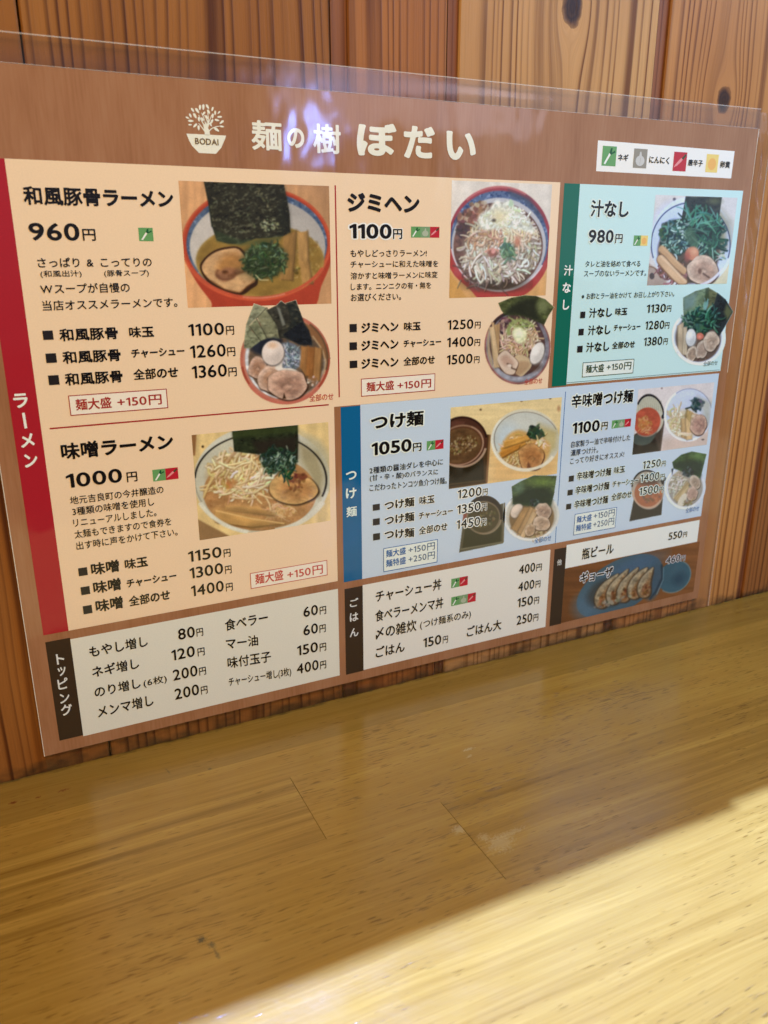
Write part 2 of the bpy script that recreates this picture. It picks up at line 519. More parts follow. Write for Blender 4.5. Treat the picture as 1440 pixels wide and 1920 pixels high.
# ----------------------------------------------------------------- setting: boarded wall
boards = [  # x0, x1 in mm, top in mm, material
    (-900, 28.6, 467, pine('pine_board_one', 1.0, 7.5, ink((148, 88, 36)), ink((84, 38, 7)), wob=4)),
    (29.4, 154.5, 467, pine('pine_board_two', 2.6, 4.6, ink((152, 92, 38)), ink((84, 38, 7)), wob=6)),
    (163.0, 213.4, 467, pine('pine_board_three', 3.3, 4.4, ink((164, 98, 44)), ink((94, 45, 12)), wob=2.5)),
    (219.8, 340.2, 460, pine('pine_board_four', 4.4, 5.6, ink((198, 142, 82)), ink((116, 66, 24)),
                             [(284, 353, 6.2, 0.46)], wob=2.0)),
    (347.8, 462.0, 460, pine('pine_board_five', 5.2, 5.0, ink((192, 126, 64)), ink((118, 64, 24)),
                             [(393, 319, 5.4, 0.56)], wob=2.5)),
    (468.0, 584.0, 460, pine('pine_board_six', 6.7, 6.0, ink((156, 94, 44)), ink((92, 46, 14)), wob=3)),
    (590.0, 1500, 460, pine('pine_board_seven', 7.7, 6.5, ink((156, 94, 44)), ink((92, 46, 14)), wob=3)),
]
M_GROOVE = pine('pine_tongue', 8.8, 3.0, ink((142, 84, 48)), ink((104, 54, 28)), wob=1)
sd = Solid()
mats = []
for k, (a, b, top, m) in enumerate(boards):
    mats.append(m)
    a, b, c = a / 1000, b / 1000, 0.0007
    prof = [(a, -0.0 + c), (a + c, 0), (b - c, 0), (b, c), (b, 0.014), (a, 0.014)]
    sd.prism(prof, lambda p, q, e: (p, q, 0.44 if e else -0.06), k)
mats.append(M_GROOVE)
for k in range(len(boards) - 1):
    a, b = boards[k][1] / 1000 - 0.0001, boards[k + 1][0] / 1000 + 0.0001
    if b - a < 0.002: continue
    gap = 0.0011                        # the tongue sits back from the face, open to a dark line on its left
    prof = [(a + gap, 0.0016), (b, 0.0016), (b, 0.0138), (a + gap, 0.0138)]
    sd.prism(prof, lambda p, q, e: (p, q, 0.4395 if e else -0.06), len(boards))
prof = [(-0.9, 0.0142), (1.5, 0.0142), (1.5, 0.03), (-0.9, 0.03)]
sd.prism(prof, lambda p, q, e: (p, q, 0.439 if e else -0.06), len(boards))
for xa, xb, top in ((-0.9, 0.2164, 0.4615), (0.2166, 1.5, 0.4545)):      # added out-of-view rail on the boards, stepped to shape the counter's shadow edge
    prof = [(xa, -0.002), (xb, -0.002), (xb, 0.031), (xa, 0.031)]
    sd.prism(prof, lambda p, q, e, top=top: (p, q, top if e else 0.436), len(boards))
wall = mesh_obj('wall', sd.v, sd.f, mats, sd.i)
wall['kind'] = 'structure'
wall['label'] = 'varnished knotty pine board wall behind the menu'

# ----------------------------------------------------------------- counter
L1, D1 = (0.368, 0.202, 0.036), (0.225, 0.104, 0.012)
RB, BK, GLINT = (0.12, 0.022, 0.006), (0.045, 0.034, 0.014), (0.62, 0.50, 0.30)  # the palest paints glints of the scuffed varnish into the colour
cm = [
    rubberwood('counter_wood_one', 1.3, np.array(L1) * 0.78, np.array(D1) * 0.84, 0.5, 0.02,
               [(-16, -18.8, 2.2, 1.1, 0, RB, .9), (-5.5, -19.7, 1.6, 0.8, 10, RB, .8), (5.5, -19.3, 3.2, 1.1, 5, RB, .7), (70.6, -33, 1.3, 1.2, 0, BK, .6), (52, -26, 0.7, 3.5, 15, BK, .5)]),
    rubberwood('counter_wood_two', 2.7, L1, D1, 0.5, 0.05),
    rubberwood('counter_wood_three', 3.9, np.array(L1) * 1.0, np.array(D1) * 0.80, 1.35, 0.02),
    rubberwood('counter_wood_four', 5.1, L1, D1, 0.4, 0.07, [(191.5, -73.8, 4, 1.2, 0, GLINT, .35), (189, -79, 2.5, 1.0, 20, GLINT, .25)]),
    rubberwood('counter_wood_five', 6.3, np.array(L1) * 0.95, np.array(D1) * 0.95, 0.45, 0.07,
               [(42.8, -132, 2.2, 1.8, 30, BK, .9), (45.6, -136, 1.4, 2.4, 20, BK, .7), (46.3, -141, 0.9, 3.0, 5, BK, .6), (157.5, -122.5, 4.5, 3.5, 0, GLINT, .25)]),
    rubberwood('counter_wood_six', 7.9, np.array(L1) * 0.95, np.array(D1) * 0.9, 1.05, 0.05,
               [(168.5, -137.5, 8, 6, 10, GLINT, .19), (164, -131, 3, 3, 0, GLINT, .2), (175, -134, 10, 2.2, 4, GLINT, .16)]),
    rubberwood('counter_wood_seven', 9.2, L1, D1, 0.6, 0.03),
    plain('counter_joint', (0.10, 0.055, 0.02), 0.6),
]
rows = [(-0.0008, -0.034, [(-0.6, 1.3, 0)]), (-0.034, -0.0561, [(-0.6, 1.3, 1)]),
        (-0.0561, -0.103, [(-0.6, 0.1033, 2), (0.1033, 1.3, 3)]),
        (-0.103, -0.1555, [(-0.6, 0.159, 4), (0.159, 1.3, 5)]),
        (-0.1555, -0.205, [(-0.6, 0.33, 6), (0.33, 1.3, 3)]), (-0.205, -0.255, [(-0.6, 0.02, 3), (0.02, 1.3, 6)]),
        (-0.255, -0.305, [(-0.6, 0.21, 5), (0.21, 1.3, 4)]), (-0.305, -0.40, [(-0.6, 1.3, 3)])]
sd = Solid()
for ya, yb, cells in rows:
    for xa, xb, m in cells:
        g = 0.00011                     # hairline glue joints at the stave ends
        xa2 = xa + (g if xa > -0.6 else 0); xb2 = xb - (g if xb < 1.3 else 0)
        prof = [(xa2, yb + 0.00002), (xb2, yb + 0.00002), (xb2, ya), (xa2, ya)]
        sd.prism(prof, lambda p, q, e: (p, q, 0.0 if e else -0.034), m)
prof = [(-0.6, -0.3995), (1.3, -0.3995), (1.3, -0.0008), (-0.6, -0.0008)]
sd.prism(prof, lambda p, q, e: (p, q, -0.0006 if e else -0.0335), 7)
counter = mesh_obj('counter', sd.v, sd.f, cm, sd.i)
counter['label'] = 'varnished light wooden counter top under the menu, sunlit along its near edge'
counter['category'] = 'counter'

# ----------------------------------------------------------------- the laminated menu
menu = bpy.data.objects.new('menu', None)
COL.objects.link(menu)
menu.empty_display_size = 0.05
menu['label'] = 'laminated Japanese ramen shop menu with food photos leaning on the pine wall'
menu['category'] = 'menu'
PZ0, PZ1, PX1 = 0.0096, 0.3053, 0.4203
PX0 = -0.0004
v = [(PX0, Y0, PZ0), (PX1, Y0, PZ0), (PX1, Y0, PZ1), (PX0, Y0, PZ1)]
v += [(a, Y0 + 0.0004, c) for a, _, c in v]
mesh_obj('brown_sheet', v, [(0, 1, 2, 3), (7, 6, 5, 4), (0, 4, 5, 1), (1, 5, 6, 2), (2, 6, 7, 3), (3, 7, 4, 0)], [M_BROWN], None, menu)

# clear margin of the laminating film round the sheet: above, right and below
fv, ff = [], []


def film_patch(x0, x1, z0, z1, nx, nz):
    k = len(fv)
    for j in range(nz + 1):
        for i in range(nx + 1):
            X = x0 + (x1 - x0) * i / nx; Z = z0 + (z1 - z0) * j / nz
            dxr = max(0.0, X - PX1) * 1000          # mm past the sheet
            dzt = max(0.0, Z - PZ1) * 1000
            y = Y0 + 0.0002
            if dxr > 0:                              # the loose right margin buckles
                a = min(1.0, max(0.0, (Z - 0.13) / 0.12))
                y -= a * (0.0011 * math.sin(dxr * 0.55) * (1.1 + math.sin(Z * 95)) + 0.0006 * math.sin(Z * 260 + dxr * 0.5) * min(1, dxr / 4))
            if dzt > 0:
                y -= 0.00014 * math.sin(dzt * 0.3) * (1 + math.sin(X * 30))
            fv.append((X, y, Z))
    for j in range(nz):
        for i in range(nx):
            a = k + j * (nx + 1) + i
            ff.append((a, a + 1, a + nx + 2, a + nx + 1))


film_patch(PX0, PX1, PZ1 + 0.00005, 0.3155, 60, 8)
film_patch(PX1 + 0.00005, 0.4312, 0.0012, 0.3140, 14, 160)
film_patch(PX0, PX1, 0.0012, PZ0 - 0.00005, 60, 4)
me = bpy.data.meshes.new('film_margin')
me.from_pydata(fv, [], ff)
me.materials.append(film())
me.polygons.foreach_set('use_smooth', [True] * len(ff))
link('film_margin', me, menu)

# pale cut paper edge; highlights along fold and film painted as pale strips
def edge(name, x0, x1, z0, z1, mat, parent):
    sd = Solid()
    sd.prism([(x0, Y0 - 0.0001), (x1, Y0 - 0.0001), (x1, Y0 + 0.0003), (x0, Y0 + 0.0003)],
             lambda p, q, e: (p, q, z1 if e else z0), 0)
    return mesh_obj(name, sd.v, sd.f, [mat], None, parent)


M_EDGE = plain('paper_edge', (0.74, 0.68, 0.60), 0.25)
n = NT('film_edge')
tr = n.node('ShaderNodeBsdfTransparent'); mx = n.node('ShaderNodeMixShader'); mx.inputs[0].default_value = 0.30
n.put(n.b.inputs['Base Color'], (0.75, 0.72, 0.72)); n.put(n.b.inputs['Roughness'], 0.2)
n.t.links.new(tr.outputs[0], mx.inputs[1]); n.t.links.new(n.b.outputs[0], mx.inputs[2]); n.t.links.new(mx.outputs[0], n.out.inputs[0])
M_FEDGE = n.m
edge('paper_edge', PX0 - 0.0003, PX0 - 0.00002, PZ0, PZ1, M_EDGE, menu)
edge('paper_edge', PX1 + 0.00006, PX1 + 0.0004, 0.165, PZ1, M_EDGE, menu)
edge('film_edge', PX0, PX1, 0.31552, 0.31595, M_FEDGE, menu)
edge('film_edge', PX0, PX1, PZ1 + 0.00008, PZ1 + 0.0003, M_FEDGE, menu)
edge('film_edge', 0.43125, 0.4317, 0.0012, 0.3140, M_FEDGE, menu)


def section(name, label=None):         # one printed section: its coloured ground is the part, lettering and pictures are sub-parts
    return Print()


# ------------------------------------------------ colours of the print
BLACK = (20, 16, 15); CREAM = (243, 203, 157); TITLE = (238, 224, 192)
RED = (166, 44, 40); WHITE = (240, 230, 210); DKBROWN = (56, 40, 26)

# shop name and emblem on the brown head of the sheet
t = Print()
for ch, a, b, top, bot in (('麺', 362, 502, 110, 248), ('の', 523, 600, 145, 235), ('樹', 638, 765, 125, 262),
                           ('ぼ', 835, 1012, 120, 272), ('だ', 1045, 1183, 135, 283), ('い', 1235, 1368, 160, 290)):
    text(t, ZT, ch, a, bot, b, bot, bot - top, 0.034 if ch in '麺樹' else 0.042, TITLE, res=64)
t.build('shop_name', menu)

e = Print()
e.poly(ZL, [(225, 850), (1118, 895), (1090, 985), (1010, 1165), (890, 1305), (510, 1285), (350, 1120), (290, 1010)], 2, TITLE)
e.poly(ZL, [(600, 640), (690, 640), (740, 640), (715, 720), (745, 800), (762, 884), (640, 878), (632, 800)], 2, TITLE)
for a, b, c, wd in (((650, 700), (560, 560), (500, 430), 22), ((660, 680), (640, 520), (560, 380), 18), ((690, 680), (740, 540), (700, 360), 24),
                    ((700, 660), (760, 520), (800, 420), 20), ((730, 800), (810, 690), (1000, 680), 22), ((640, 800), (560, 690), (500, 620), 22),
                    ((690, 650), (640, 560), (580, 500), 14), ((720, 640), (800, 600), (800, 540), 26), ((700, 600), (680, 500), (610, 420), 18)):
    P = [tuple((1 - q) ** 2 * np.array(a) + 2 * q * (1 - q) * np.array(b) + q * q * np.array(c)) for q in np.linspace(0, 1, 7)]
    up, dn = [], []
    for i, p in enumerate(P):
        q = P[min(i + 1, 6)] if i < 6 else p; o_ = P[max(i - 1, 0)]
        tx, ty = q[0] - o_[0], q[1] - o_[1]; L = math.hypot(tx, ty)
        hw = wd / 2 * (1.2 - 0.1 * i)
        up.append((p[0] - ty / L * hw, p[1] + tx / L * hw)); dn.append((p[0] + ty / L * hw, p[1] - tx / L * hw))
    e.poly(ZL, up + dn[::-1], 3 + hash(a) % 2, TITLE)
leaves = [(365, 320, 55, 55), (470, 335, 70, 55), (530, 265, 62, 92), (606, 255, 65, 90), (700, 245, 60, 60), (810, 300, 52, 105), (872, 385, 52, 92),
          (955, 378, 42, 130), (970, 475, 55, 178), (1015, 595, 60, 140), (915, 548, 55, 15), (1025, 692, 48, 10), (905, 760, 70, 38),
          (315, 445, 52, 65), (418, 450, 68, 62), (250, 495, 45, 25), (325, 565, 62, 5), (312, 652, 42, 0), (420, 670, 60, 135), (500, 720, 60, 85),
          (505, 530, 55, 80), (725, 360, 58, 60), (815, 455, 58, 95), (612, 400, 55, 130), (680, 480, 52, 60), (585, 530, 50, 65), (775, 655, 40, 60), (795, 580, 60, 115)]
for lx, ly, ll, an in leaves:
    a = math.radians(an); pts = []
    for q in np.linspace(0, 2 * math.pi, 13)[:-1]:
        X_ = ll * math.cos(q); Y_ = ll * 0.42 * math.sin(q) * (1 - 0.25 * math.cos(q))
        pts.append((lx + X_ * math.cos(a) - Y_ * math.sin(a), ly + X_ * math.sin(a) + Y_ * math.cos(a)))
    e.poly(ZL, pts, 5, TITLE)
text(e, ZL, 'BODAI', 425, 1090, 950, 1115, 142, 0.02, (112, 82, 50), res=40)
e.build('shop_emblem', menu)


# ------------------------------------------------ little pictograms (leek, garlic, chili, egg yolk)
def icon(pr, kind, x0, x1, z0, z1):
    g = {'leek': (104, 152, 84), 'garlic': (150, 135, 112), 'chili': (190, 34, 44), 'egg': (240, 200, 105), 'garlic_g': (124, 150, 100)}[kind]
    pr.rect(x0, x1, z0, z1, 4, g)
    W_, H_ = x1 - x0, z1 - z0
    def P(pts, col, ly=5): pr.add([(x0 + a * W_, z0 + b * H_) for a, b in pts], ly, col)
    def E(cx, cz, rx, rz, col, ly=5): P([(cx + rx * math.cos(q), cz + rz * math.sin(q)) for q in np.linspace(0, 2 * math.pi, 21)[:-1]], col, ly)
    if kind == 'leek':
        P([(0.14, 0.10), (0.26, 0.08), (0.62, 0.60), (0.50, 0.66)], (240, 240, 225))
        P([(0.50, 0.66), (0.60, 0.56), (0.92, 0.70), (0.88, 0.80), (0.68, 0.68), (0.70, 0.92), (0.58, 0.90)][::1], (26, 84, 44), 6)
    elif kind.startswith('garlic'):
        c = (205, 192, 172) if kind == 'garlic' else (176, 176, 140)
        E(0.5, 0.38, 0.33, 0.27, c); P([(0.38, 0.55), (0.62, 0.55), (0.54, 0.85), (0.46, 0.85)], c, 6)
        P([(0.485, 0.15), (0.50, 0.15), (0.53, 0.55), (0.51, 0.55)], (168, 152, 130), 7)
    elif kind == 'chili':
        P([(0.05, 0.18), (0.30, 0.28), (0.62, 0.52), (0.72, 0.66), (0.58, 0.70), (0.36, 0.52), (0.16, 0.34)], (232, 140, 130))
        P([(0.60, 0.68), (0.72, 0.60), (0.96, 0.84), (0.88, 0.92)], (60, 70, 40), 6)
    else:
        E(0.5, 0.46, 0.34, 0.33, (240, 172, 84))


def icons(pr, view, quad, kinds):
    X, Z = view([q[0] for q in quad], [q[1] for q in quad])
    x0, x1 = (X[0] + X[3]) / 2, (X[1] + X[2]) / 2; z1, z0 = (Z[0] + Z[1]) / 2, (Z[2] + Z[3]) / 2
    w_ = (x1 - x0) / len(kinds)
    for i, k in enumerate(kinds): icon(pr, k, x0 + i * w_, x0 + (i + 1) * w_, z0, z1)


# legend strip at top right
lg = Print()
X, Z = Z3([342, 1220, 1197, 330], [80, 150, 325, 278])
lg.add([(X[3], Z[3]), (X[2], Z[2]), (X[1], Z[1]), (X[0], Z[0])], 1, (244, 244, 246))
legend = lg.build('icon_legend', menu)
for kind, q in (('leek', [(372, 115), (462, 120), (455, 247), (365, 243)]), ('garlic', [(572, 132), (660, 137), (652, 260), (568, 257)]),
                ('chili', [(832, 153), (915, 158), (905, 280), (820, 277)]), ('egg', [(1042, 168), (1120, 172), (1105, 288), (1030, 284)])):
    p = Print(); icons(p, Z3, q, [kind]); p.build({'leek': 'leek_icon', 'garlic': 'garlic_icon', 'chili': 'chili_icon', 'egg': 'egg_yolk_icon'}[kind], legend)
p = Print()
for s_, a, b, y0_, y1_, h in (('ネギ', 468, 535, 212, 214, 45), ('にんにく', 668, 797, 228, 232, 46), ('唐辛子', 917, 1013, 247, 246, 44), ('卵黄', 1123, 1187, 258, 260, 46)):
    text(p, Z3, s_, a, y0_, b, y1_, h, 0.03, BLACK)
p.build('legend_lettering', legend)


def block(parent, name, fn):
    p = Print(); fn(p); return p.build(name, parent)


def option_list(parent, view, rows_, name='option_list', halo=None):
    p = Print()
    for (bx0, by0, bx1, by1), dish, extra, pr_ in rows_:
        X, Z = view([bx0, bx1, bx1, bx0], [by0, by0, by1, by1])
        p.rect((X[0] + X[3]) / 2, (X[1] + X[2]) / 2, (Z[2] + Z[3]) / 2, (Z[0] + Z[1]) / 2, 7, (36, 30, 28))
        text(p, view, *dish, wt=0.040, col=BLACK, halo=halo, res=36)
        text(p, view, *extra, wt=0.034, col=BLACK, halo=halo, res=32)
        price(p, view, *pr_, wt=0.014, col=BLACK, halo=halo)
    return p.build(name, parent)


def badge(parent, view, quad, col, fill, texts, t_=0.0004):
    p = Print()
    X, Z = view([q[0] for q in quad], [q[1] for q in quad])
    x0, x1 = (X[0] + X[3]) / 2, (X[1] + X[2]) / 2; z1, z0 = (Z[0] + Z[1]) / 2, (Z[2] + Z[3]) / 2
    p.rect(x0, x1, z0, z1, 5, fill)
    p.frame(x0, x1, z0, z1, t_, 6, col)
    for s_, a, y0_, b, y1_, h, wt, c in texts:
        text(p, view, s_, a, y0_, b, y1_, h, wt, c)
    return p.build('extra_noodles_box', parent)


# ------------------------------------------------ red ramen section
p = Print()
XR0, XR1, XRE = 0.0066, 0.0174, 0.2812
ZRT, ZRM, ZRB = 0.2722, 0.1650, 0.0718
XLE = float(mm(629, 930)[0])            # right edge of the lower left field
p.add([(XR1, ZRB), (XLE, ZRB), (XLE, ZRM), (XRE, ZRM), (XRE, ZRT), (XR1, ZRT)], 1, CREAM)
ramen = p.build('ramen_section', menu)
p = Print(); p.rect(XR0, XR1, ZRB, ZRT, 2, (170, 30, 38))
for ch, a, b, top, bot in (('ラ', 27, 54, 737, 764), ('メ', 40, 66, 812, 838), ('ン', 47, 72, 850, 875)):
    text(p, Z0, ch, a, bot, b, bot, bot - top, 0.03, WHITE, res=30)
p.poly(Z0, [(41, 774), (46, 773), (51, 802), (46, 803)], 7, WHITE)
p.build('section_bar', ramen)

block(ramen, 'dish_name', lambda p: text(p, Z1, '和風豚骨ラーメン', 102, 242, 732, 243, 82, 0.041, BLACK, res=40))
block(ramen, 'dish_price', lambda p: price(p, Z1, '960', 126, 385, 338, 385, 75, 350, 405, 386, 50, wt=0.02, res=40, col=BLACK))
block(ramen, 'spice_icons', lambda p: icons(p, Z1, [(583, 330), (645, 332), (645, 388), (585, 387)], ['leek']))
def f(p):
    for a in (('さっぱり & こってりの', 160, 498, 640, 495, 42), ('(和風出汁)', 172, 543, 345, 541, 32), ('(豚骨スープ)', 440, 540, 628, 538, 31),
              ('Wスープが自慢の', 172, 608, 548, 606, 44), ('当店オススメラーメンです。', 180, 678, 748, 668, 44)):
        text(p, Z1, *a, wt=0.014, col=BLACK)
block(ramen, 'dish_description', f)
option_list(ramen, Z1, [
    ((180, 764, 224, 803), ('和風豚骨', 252, 808, 500, 803, 55), ('味玉', 545, 795, 650, 792, 48), ('1100', 795, 786, 945, 783, 52, 953, 987, 782, 38)),
    ((193, 860, 238, 900), ('和風豚骨', 265, 902, 512, 896, 55), ('チャーシュー', 555, 880, 778, 870, 38), ('1260', 803, 878, 952, 875, 54, 958, 992, 872, 38)),
    ((204, 952, 249, 993), ('和風豚骨', 275, 994, 520, 986, 55), ('全部のせ', 563, 972, 752, 963, 48), ('1360', 810, 963, 957, 960, 54, 963, 998, 957, 38))])
badge(ramen, Z1, [(287, 1033), (703, 1013), (708, 1092), (295, 1122)], RED, (246, 222, 190),
      [('麺大盛', 320, 1100, 472, 1092, 50, 0.025, RED), ('+150円', 495, 1085, 683, 1078, 44, 0.014, RED)])
block(ramen, 'photo_caption', lambda p: text(p, Z1, '全部のせ', 1303, 1061, 1405, 1058, 30, 0.01, (190, 70, 55)))
def f(p):
    p.line(Z1, (1411, 152), (1430, 1045), 0.7, 2, RED); p.line(Z1, (208, 1168), (1385, 1085), 0.7, 2, RED)
block(ramen, 'divider_line', f)

block(ramen, 'dish_name', lambda p: text(p, Z2, 'ジミヘン', 100, 256, 540, 258, 118, 0.045, BLACK, res=40))
block(ramen, 'dish_price', lambda p: price(p, Z2, '1100', 112, 418, 370, 418, 92, 378, 435, 420, 62, wt=0.03, res=40, col=BLACK, halo=(250, 232, 208)))
block(ramen, 'spice_icons', lambda p: icons(p, Z2, [(488, 343), (663, 345), (663, 411), (490, 411)], ['leek', 'garlic_g', 'chili']))
def f(p):
    for a in (('もやしどっさりラーメン!', 118, 528, 585, 528, 44), ('チャーシューに和えた味噌を', 118, 596, 655, 592, 44), ('溶かすと味噌ラーメンに味変', 118, 666, 652, 660, 44),
              ('します。ニンニクの有・無を', 120, 733, 612, 725, 44), ('お選びください。', 120, 800, 428, 795, 46)):
        text(p, Z2, *a, wt=0.014, col=BLACK)
block(ramen, 'dish_description', f)
option_list(ramen, Z2, [
    ((112, 940, 157, 990), ('ジミヘン', 185, 994, 412, 986, 62), ('味玉', 445, 982, 548, 980, 55), ('1250', 713, 975, 870, 970, 60, 880, 915, 968, 42)),
    ((112, 1052, 158, 1100), ('ジミヘン', 185, 1102, 412, 1094, 62), ('チャーシュー', 443, 1085, 673, 1072, 45), ('1400', 710, 1082, 870, 1077, 60, 878, 912, 1075, 42)),
    ((113, 1165, 160, 1210), ('ジミヘン', 185, 1212, 412, 1204, 62), ('全部のせ', 442, 1195, 635, 1187, 55), ('1500', 708, 1188, 865, 1183, 60, 875, 908, 1180, 42))])
badge(ramen, Z2, [(183, 1273), (637, 1245), (637, 1352), (183, 1382)], RED, (246, 222, 190),
      [('麺大盛', 215, 1355, 385, 1345, 60, 0.025, RED), ('+150円', 405, 1342, 612, 1332, 54, 0.014, RED)])
block(ramen, 'photo_caption', lambda p: text(p, Z2, '全部のせ', 1183, 1312, 1293, 1305, 36, 0.01, (190, 70, 55)))

block(ramen, 'dish_name', lambda p: text(p, Z4, '味噌ラーメン', 133, 241, 637, 201, 78, 0.041, BLACK, res=40))
block(ramen, 'dish_price', lambda p: price(p, Z4, '1000', 157, 370, 407, 345, 65, 427, 475, 342, 45, wt=0.02, res=40, col=BLACK))
block(ramen, 'spice_icons', lambda p: icons(p, Z4, [(541, 288), (655, 278), (658, 330), (543, 340)], ['leek', 'chili']))
def f(p):
    for a in (('地元吉良町の今井醸造の', 172, 443, 592, 397, 38), ('3種類の味噌を使用し', 183, 492, 550, 452, 38), ('リニューアルしました。', 187, 542, 560, 500, 36),
              ('太麺もできますので食券を', 192, 595, 627, 540, 38), ('出す時に声をかけて下さい。', 200, 645, 655, 588, 38)):
        text(p, Z4, *a, wt=0.012, col=BLACK)
block(ramen, 'dish_description', f)
option_list(ramen, Z4, [
    ((208, 728, 249, 764), ('味噌', 267, 762, 395, 748, 58), ('味玉', 418, 735, 522, 725, 48), ('1150', 703, 700, 853, 685, 50, 862, 893, 680, 36)),
    ((219, 813, 260, 849), ('味噌', 277, 845, 403, 830, 58), ('チャーシュー', 427, 818, 650, 785, 38), ('1300', 710, 775, 860, 758, 50, 868, 898, 755, 36)),
    ((229, 898, 270, 935), ('味噌', 288, 928, 412, 912, 58), ('全部のせ', 437, 902, 622, 873, 48), ('1400', 717, 855, 863, 837, 50, 872, 903, 833, 36))])
badge(ramen, Z4, [(978, 750), (1327, 697), (1327, 765), (983, 822)], (196, 90, 76), (246, 222, 190),
      [('麺大盛', 1003, 803, 1130, 785, 48, 0.022, (196, 70, 60)), ('+150円', 1147, 780, 1307, 757, 42, 0.01, (196, 70, 60))])

# ------------------------------------------------ green section without soup
p = Print()
p.box(Z0, [(1087.7, 345), (1393.3, 358), (1348, 693.5), (1059, 722)], 1, (202, 222, 204))
green = p.build('soupless_section', menu)
p = Print(); p.box(Z0, [(1058, 343.5), (1087.7, 345), (1059, 722), (1031.7, 725.6)], 2, (8, 98, 72))
for ch, a, b, top, bot in (('汁', 120, 177, 880, 950), ('な', 112, 165, 993, 1060), ('し', 114, 155, 1103, 1168)):
    text(p, Z3, ch, a, bot, b, bot, bot - top, 0.03, WHITE, res=30)
p.build('section_bar', green)
HG = (226, 236, 230)
block(green, 'dish_name', lambda p: text(p, Z3, '汁なし', 290, 574, 535, 576, 112, 0.036, BLACK, halo=HG, res=40))
block(green, 'dish_price', lambda p: price(p, Z3, '980', 278, 740, 438, 738, 85, 450, 497, 740, 58, wt=0.025, res=40, col=BLACK, halo=HG))
block(green, 'spice_icons', lambda p: icons(p, Z3, [(572, 690), (662, 692), (660, 757), (570, 757)], ['leek', 'egg']))
def f(p):
    for a in (('タレと油を絡めて食べる', 258, 893, 612, 893, 42), ('スープのないラーメンです。', 250, 957, 650, 950, 42), ('※お酢とラー油をかけて お召し上がり下さい。', 235, 1103, 830, 1083, 40)):
        text(p, Z3, *a, wt=0.01, col=(40, 48, 46))
block(green, 'dish_description', f)
option_list(green, Z3, [
    ((228, 1180, 260, 1222), ('汁なし', 282, 1224, 430, 1213, 65), ('味玉', 450, 1205, 528, 1203, 50), ('1130', 653, 1188, 775, 1185, 55, 782, 810, 1182, 42)),
    ((217, 1290, 250, 1332), ('汁なし', 275, 1336, 420, 1324, 65), ('チャーシュー', 442, 1307, 612, 1297, 42), ('1280', 643, 1297, 765, 1290, 55, 770, 798, 1290, 42)),
    ((208, 1400, 243, 1442), ('汁なし', 263, 1443, 412, 1433, 65), ('全部のせ', 430, 1422, 577, 1412, 48), ('1380', 634, 1400, 752, 1395, 55, 760, 787, 1393, 42))])
GD = (30, 62, 44)
badge(green, Z3, [(245, 1507), (575, 1482), (568, 1575), (238, 1603)], GD, (232, 240, 224),
      [('麺大盛', 262, 1577, 378, 1567, 54, 0.025, GD), ('+150円', 395, 1562, 553, 1552, 50, 0.012, GD)])
block(green, 'photo_caption', lambda p: text(p, Z3, '全部のせ', 1017, 1530, 1108, 1523, 30, 0.006, (80, 100, 98)))
block(green, 'divider_line', lambda p: p.line(Z0, (1059, 719.5), (1348, 691.5), 0.4, 2, (120, 136, 130)))

# ------------------------------------------------ blue dipping noodle section
p = Print()
p.box(Z0, [(675, 760), (1347, 698.5), (1313, 967), (678, 1085)], 1, (200, 206, 204))
blue = p.build('dipping_noodle_section', menu)
p = Print(); p.box(Z0, [(637, 763), (675, 760), (678, 1085), (644.4, 1091)], 2, (6, 92, 128))
for ch, a, b, top, bot in (('つ', 90, 155, 533, 585), ('け', 90, 155, 635, 700), ('麺', 92, 158, 748, 812)):
    text(p, Z5, ch, a, bot, b, bot, bot - top, 0.028, (226, 232, 228), res=30)
p.build('section_bar', blue)
HB = (232, 234, 232)
block(blue, 'dish_name', lambda p: text(p, Z5, 'つけ麺', 243, 278, 567, 258, 98, 0.041, BLACK, halo=HB, res=40))
block(blue, 'dish_price', lambda p: price(p, Z5, '1050', 248, 435, 492, 415, 80, 500, 553, 411, 52, wt=0.03, res=40, col=BLACK, halo=HB))
block(blue, 'spice_icons', lambda p: icons(p, Z5, [(585, 348), (688, 340), (690, 395), (587, 405)], ['leek', 'chili']))
def f(p):
    for a in (('2種類の醤油ダレを中心に', 235, 545, 685, 500, 42), ('(甘・辛・酸)のバランスに', 237, 600, 655, 560, 44), ('こだわったトンコツ魚介つけ麺。', 235, 658, 708, 610, 44)):
        text(p, Z5, *a, wt=0.014, col=(34, 36, 40))
block(blue, 'dish_description', f)
option_list(blue, Z5, [
    ((255, 735, 298, 773), ('つけ麺', 327, 769, 510, 753, 60), ('味玉', 540, 738, 633, 730, 52), ('1200', 775, 700, 920, 685, 55, 928, 958, 680, 40)),
    ((256, 823, 298, 863), ('つけ麺', 327, 860, 510, 844, 60), ('チャーシュー', 538, 825, 745, 800, 42), ('1350', 771, 793, 915, 778, 55, 922, 953, 773, 40)),
    ((257, 914, 299, 955), ('つけ麺', 327, 952, 510, 936, 60), ('全部のせ', 537, 922, 712, 896, 50), ('1450', 768, 885, 912, 870, 55, 918, 950, 865, 40))], halo=(238, 234, 222))
BD = (38, 96, 146); BG = (72, 96, 118)
badge(blue, Z5, [(318, 1003), (655, 952), (650, 1095), (322, 1148)], BD, (232, 236, 236),
      [('麺大盛', 335, 1060, 458, 1045, 46, 0.025, BD), ('+150円', 473, 1035, 635, 1018, 46, 0.008, BG),
       ('麺特盛', 335, 1120, 458, 1103, 46, 0.025, BD), ('+250円', 473, 1092, 635, 1075, 46, 0.008, BG)])
block(blue, 'photo_caption', lambda p: text(p, Z5, '全部のせ', 1245, 975, 1348, 960, 34, 0.006, (64, 106, 150)))
